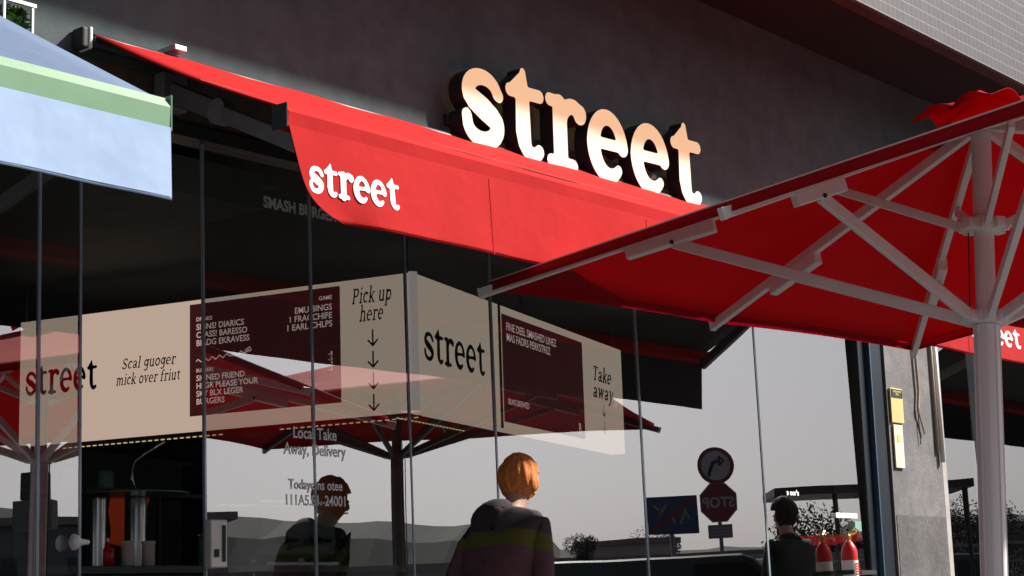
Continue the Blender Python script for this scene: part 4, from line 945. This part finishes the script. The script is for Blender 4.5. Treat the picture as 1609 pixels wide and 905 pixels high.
rd = part('round_plate', disc(40, .325, -.02, 0, 3.50), M['signred'], st)
part('round_face', disc(40, .255, -.026, -.021, 3.50), M['signwhite'], rd)
b = BM(); V, Fc, side = sdf_mesh([[(.13, -.16, .03), (.09, -.04, .03), (.04, .05, .03), (-.05, .08, .03)], [(-.15, .08, .01), (-.07, .15, .02), (-.07, .01, .02), (-.15, .08, .01)]], .012, 0)
f = [b.verts.new((x, -.029, 3.50 + y)) for x, y in V]
for p in Fc: b.faces.new([f[i] for i in p])
part('arrow_mark', b, M['ink'], rd)
pp = part('supplement_plate', bx(-.22, .22, -.02, 0, 2.27, 2.50), M['signgrey'], st)
b = BM()
for k in range(3): box(b, -.17, .17, -.024, -.0215, 2.32 + k * .055, 2.335 + k * .055)
part('print', b, M['signwhite'], pp)
bs = thing('road_sign', 'blue rectangular sign crossed by a red bar left of the STOP sign', 'road sign', (23.44, -9.82, 0)); facing(bs, nrm)
b = BM(); tube(b, [(.04, .03, 0), (.04, .03, 2.80)], .035, 12); part('post', b, M['signgrey'], bs, smooth=True)
pt_ = part('blue_plate', bx(-.40, .40, -.02, 0, 2.27, 2.86), M['signblue'], bs)
b = BM(); beam(b, (.38, -.024, 2.30), (-.38, -.024, 2.83), .006, .06, up=(0, 0, 1)); part('red_bar', b, M['signred'], pt_)
b = BM(); V, Fc, side = sdf_mesh([[(-.25, -.05, .02), (-.2, .08, .02)], [(-.2, .14, .03), (-.2, .145, .03)], [(-.2, .06, .02), (-.12, -.12, .02)], [(.1, .15, .025), (.2, .02, .02)], [(.22, .1, .02), (.28, .16, .02)], [(-.02, -.1, .02), (.02, .0, .02)]], .012, 0)
f = [b.verts.new((x, -.0225, 2.56 + y)) for x, y in V]
for p in Fc: b.faces.new([f[i] for i in p])
part('pictogram', b, M['signgrey'], pt_)
# narrow post with dark boxes (left edge reflection)
bxp = thing('junction_post', 'dark post carrying two control boxes mirrored at the left edge', 'post', (10.93, -9.15, 0)); facing(bxp, nrm)
b = BM(); tube(b, [(0, 0, 0), (0, 0, 3.6)], .06, 14); part('post', b, M['iron'], bxp, smooth=True)
part('control_box', bx(-.13, .13, -.10, .08, 2.42, 2.70, bev=.01), M['iron'], bxp); part('control_box', bx(-.20, .20, -.11, .08, 2.12, 2.415, bev=.01), M['buildd'], bxp)

# ================================================================== BUS SHELTER
sh = thing('bus_shelter', 'flat roofed open shelter on thin posts reflected beside the fire extinguisher', 'shelter', (27.15, -8.33, 0)); d_ = Vector((28.15 - 26.17, -7.10 + 9.56, 0)); sh.rotation_euler = (0, 0, math.atan2(d_.y, d_.x))
part('roof', bx(-1.65, 1.65, -.75, .75, 2.86, 3.0, bev=.01), M['alud'], sh)
for x in (-1.60, -.65, .0, 1.55):
    b = BM(); tube(b, [(x, .6, 0), (x, .6, 2.86)], .04, 10); part('post', b, M['iron'], sh)
part('back_glass', bx(-1.5, -.1, .66, .675, .3, 2.2), M['glass'], sh); part('bench', bx(-1.3, -.2, .2, .6, .45, .5), M['alud'], sh)

# ================================================================== VEHICLES
def car(label, loc, rz, m, L_=4.4, W_=1.8, H_=1.5, van=False):
    t = thing('parked_car', label, 'car' if not van else 'van', loc, rz, 'vehicles in the car park')
    prof = [(-.5, .30), (-.5, .62), (-.46, .66), (-.33, .70), (-.20, 1.0), (.20, 1.0), (.36, .72), (.5, .66), (.5, .30)] if not van else [(-.5, .28), (-.5, .5), (-.42, .58), (-.30, .97), (-.27, 1.0), (.49, 1.0), (.5, .95), (.5, .28)]
    b = BM(); ys = (-.5, -.47, .47, .5); rings = []
    for y in ys:
        k = .94 if abs(y) == .5 else 1
        rings.append([b.verts.new((x * L_ * (1 if abs(y) < .5 else .985), y * W_ * (1 - .16 * max(0, z - .66) / .34), z * H_ * (1 if abs(y) < .5 else .985))) for x, z in prof])
    n = len(prof)
    for r0, r1 in zip(rings[:-1], rings[1:]):
        for i in range(n): b.faces.new((r0[i], r0[(i + 1) % n], r1[(i + 1) % n], r1[i]))
    b.faces.new(rings[0]); b.faces.new(rings[-1][::-1]); bmesh.ops.recalc_face_normals(b, faces=b.faces)
    part('body', b, m, t)
    for sd in (-1, 1):
        b = BM(); pts_ = [(-.29, .72), (-.185, .95), (.185, .95), (.30, .73)] if not van else [(-.38, .64), (-.28, .93), (-.12, .93), (-.12, .64)]
        q = [b.verts.new((x * L_, sd * W_ * (.505 - .16 * .5 * max(0, z - .66) / .34), z * H_)) for x, z in pts_]; b.faces.new(q); bmesh.ops.solidify(b, geom=b.faces[:], thickness=.01); part('side_window', b, M['carg'], t)
        for x in (-.31, .31):
            b = BM(); tube(b, [(x * L_, sd * W_ * .40, .32), (x * L_, sd * W_ * .51, .32)], .32, 24); wh = part('wheel', b, M['tyre'], t); b = BM(); tube(b, [(x * L_, sd * W_ * .51, .32), (x * L_, sd * W_ * .52, .32)], .19, 20); part('rim', b, M['alu'], wh)
    b = BM(); w2 = W_ * .40; pts_ = [(-.335, .72), (-.21, .975)] if not van else [(-.41, .63), (-.31, .94)]
    q = [b.verts.new((pts_[0][0] * L_ - .012, -w2, pts_[0][1] * H_)), b.verts.new((pts_[0][0] * L_ - .012, w2, pts_[0][1] * H_)), b.verts.new((pts_[1][0] * L_ - .012, w2 * .92, pts_[1][1] * H_)), b.verts.new((pts_[1][0] * L_ - .012, -w2 * .92, pts_[1][1] * H_))]
    b.faces.new(q); bmesh.ops.solidify(b, geom=b.faces[:], thickness=.01); part('windscreen', b, M['carg'], t)
    for sd in (-1, 1): part('headlight', bx(-.503 * L_, -.49 * L_, *(sorted((sd * W_ * .30, sd * W_ * .44))), .5 * H_, .6 * H_), M['white'], t)
    return t
car('dark van with a low roof reflected just right of the walker', (20.9, -8.6, 0), R(230), M['carp'], 4.8, 1.9, 1.78, True)
car('pale car reflected below the STOP sign', (31.5, -12.2, 0), R(220), M['carw'], 4.4, 1.8, 1.6)
car('tall pale van beyond the STOP sign post', (40.5, -19.5, 0), R(225), M['carw'], 5.4, 2.0, 2.5, True)
car('dark car on the left of the car park', (20.5, -17.0, 0), R(215), M['carp'], 4.4, 1.8, 1.9, True)
car('dark van parked under the shelter beside the rubble heap', (36.5, -12.0, 0), R(235), M['carp'], 4.8, 1.9, 2.1, True)

# ================================================================== FAR BUILDINGS, TREES
def shed(label, x, y, w_, d2, h_, m, rz=R(-55), wins=6):
    t = thing('low_building', label, 'building', (x, y, 0), rz)
    part('wall', bx(-w_ / 2, w_ / 2, -d2 / 2, d2 / 2, 0, h_), m, t)
    part('roof', bx(-w_ / 2 - .3, w_ / 2 + .3, -d2 / 2 - .3, d2 / 2 + .3, h_ + .003, h_ + .25), M['roofm'], t)
    for k in range(wins):
        x0 = -w_ / 2 + (k + .25) * w_ / wins
        wn = part('window', bx(x0, x0 + w_ / wins * .5, -d2 / 2 - .04, -d2 / 2 - .002, h_ * .45, h_ * .8), M['carg'], t)
        wn2 = part('window', bx(x0, x0 + w_ / wins * .5, d2 / 2 + .002, d2 / 2 + .04, h_ * .45, h_ * .8), M['carg'], t)
    return t
shed('long low dark shed across the car park, left of the walker', 57, -62, 30, 10, 4.2, M['buildd'], R(43), 9)
shed('long low pale depot across the car park behind the dark van', 70, -47, 26, 9, 4.0, M['build'], R(50), 8)
shed('small pale block with a taller flat roof near the round bush', 73.6, -46.8, 4.5, 5, 5.0, M['build'], R(50), 2)
shed('dark block reflected behind the left control boxes', 36.5, -45.0, 12, 8, 5.1, M['buildd'], R(30), 4)
shed('pale two storey block reflected beyond the shelter', 88, -35, 9, 7, 5.0, M['build'], R(62), 4)
shed('low brown block reflected right of the parasol post', 88.5, -29, 12, 6, 4.6, M['roofm'], R(66), 4)
def tree(label, x, y, h_, cr, trunk_h, seed, cat='tree', name='round_tree', grp='trees beyond the car park'):
    t = thing(name, label, cat, (x, y, 0), 0, grp); rr = random.Random(seed)
    b = BM(); tube(b, [(0, 0, 0), (.05, .02, trunk_h * .5), (0, 0, trunk_h + cr * .6)], [cr * .14, cr * .1, cr * .05], 8)
    for k in range(5):
        a = k * 1.3; tube(b, [(0, 0, trunk_h * .9), (math.cos(a) * cr * .6, math.sin(a) * cr * .6, trunk_h + cr * .9)], [cr * .05, cr * .02], 6)
    part('trunk', b, M['bark'], t)
    b = BM(); lobes = [(Vector((rr.uniform(-.6, .6), rr.uniform(-.6, .6), rr.uniform(-.3, .7))) * cr, rr.uniform(.35, .6) * cr) for _ in range(9)]
    for k in range(5200 if cr < 2 else 14000):
        c, r = rr.choice(lobes); v = Vector((rr.gauss(0, 1), rr.gauss(0, 1), rr.gauss(0, 1))).normalized() * r * rr.uniform(.6, 1.05) + c + Vector((0, 0, h_ - cr))
        a = Vector((rr.gauss(0, 1), rr.gauss(0, 1), rr.gauss(0, 1))).normalized() * min(.05, cr * .035); s_ = a.cross(Vector((rr.random(), rr.random(), rr.random()))).normalized() * min(.035, cr * .03)
        b.faces.new([b.verts.new(v - a), b.verts.new(v + s_), b.verts.new(v + a), b.verts.new(v - s_)])
    part('crown', b, M['leafd'], t)
tree('small round clipped tree standing alone right of the walker', 48.6, -30.3, 4.1, .75, 2.2, 1)
tree('ragged dark tree beside the small pale block', 74.6, -45.8, 5.9, 1.6, 2.6, 2)
tree('broad dark tree rising behind the shelter posts', 45.5, -18.6, 3.75, 2.4, 1.2, 3)
tree('dark bushy tree reflected beyond the pillar', 84, -34, 6.2, 1.3, 3.0, 4)
tree('loose dark tree reflected right of the parasol post', 60, -21, 4.6, 1.5, 2.0, 5)
# parapet railing by the water
t = thing('railing', 'thin horizontal railing along the far side of the car park', 'railing', (34, -16, 0)); t.rotation_euler = (0, 0, R(50))
b = BM(); box(b, -12, 12, -.03, .03, 2.30, 2.36); box(b, -12, 12, -.03, .03, 1.9, 1.94); part('rail', b, M['signgrey'], t)
for k in range(9): part('post', bx(-12 + k * 3 - .04, -12 + k * 3 + .04, -.04, .04, 0, 2.298), M['signgrey'], t)

for o in list(bpy.data.objects):
    if o.type == 'MESH' and o.data.users and len(o.data.vertices) == 0: bpy.data.objects.remove(o)
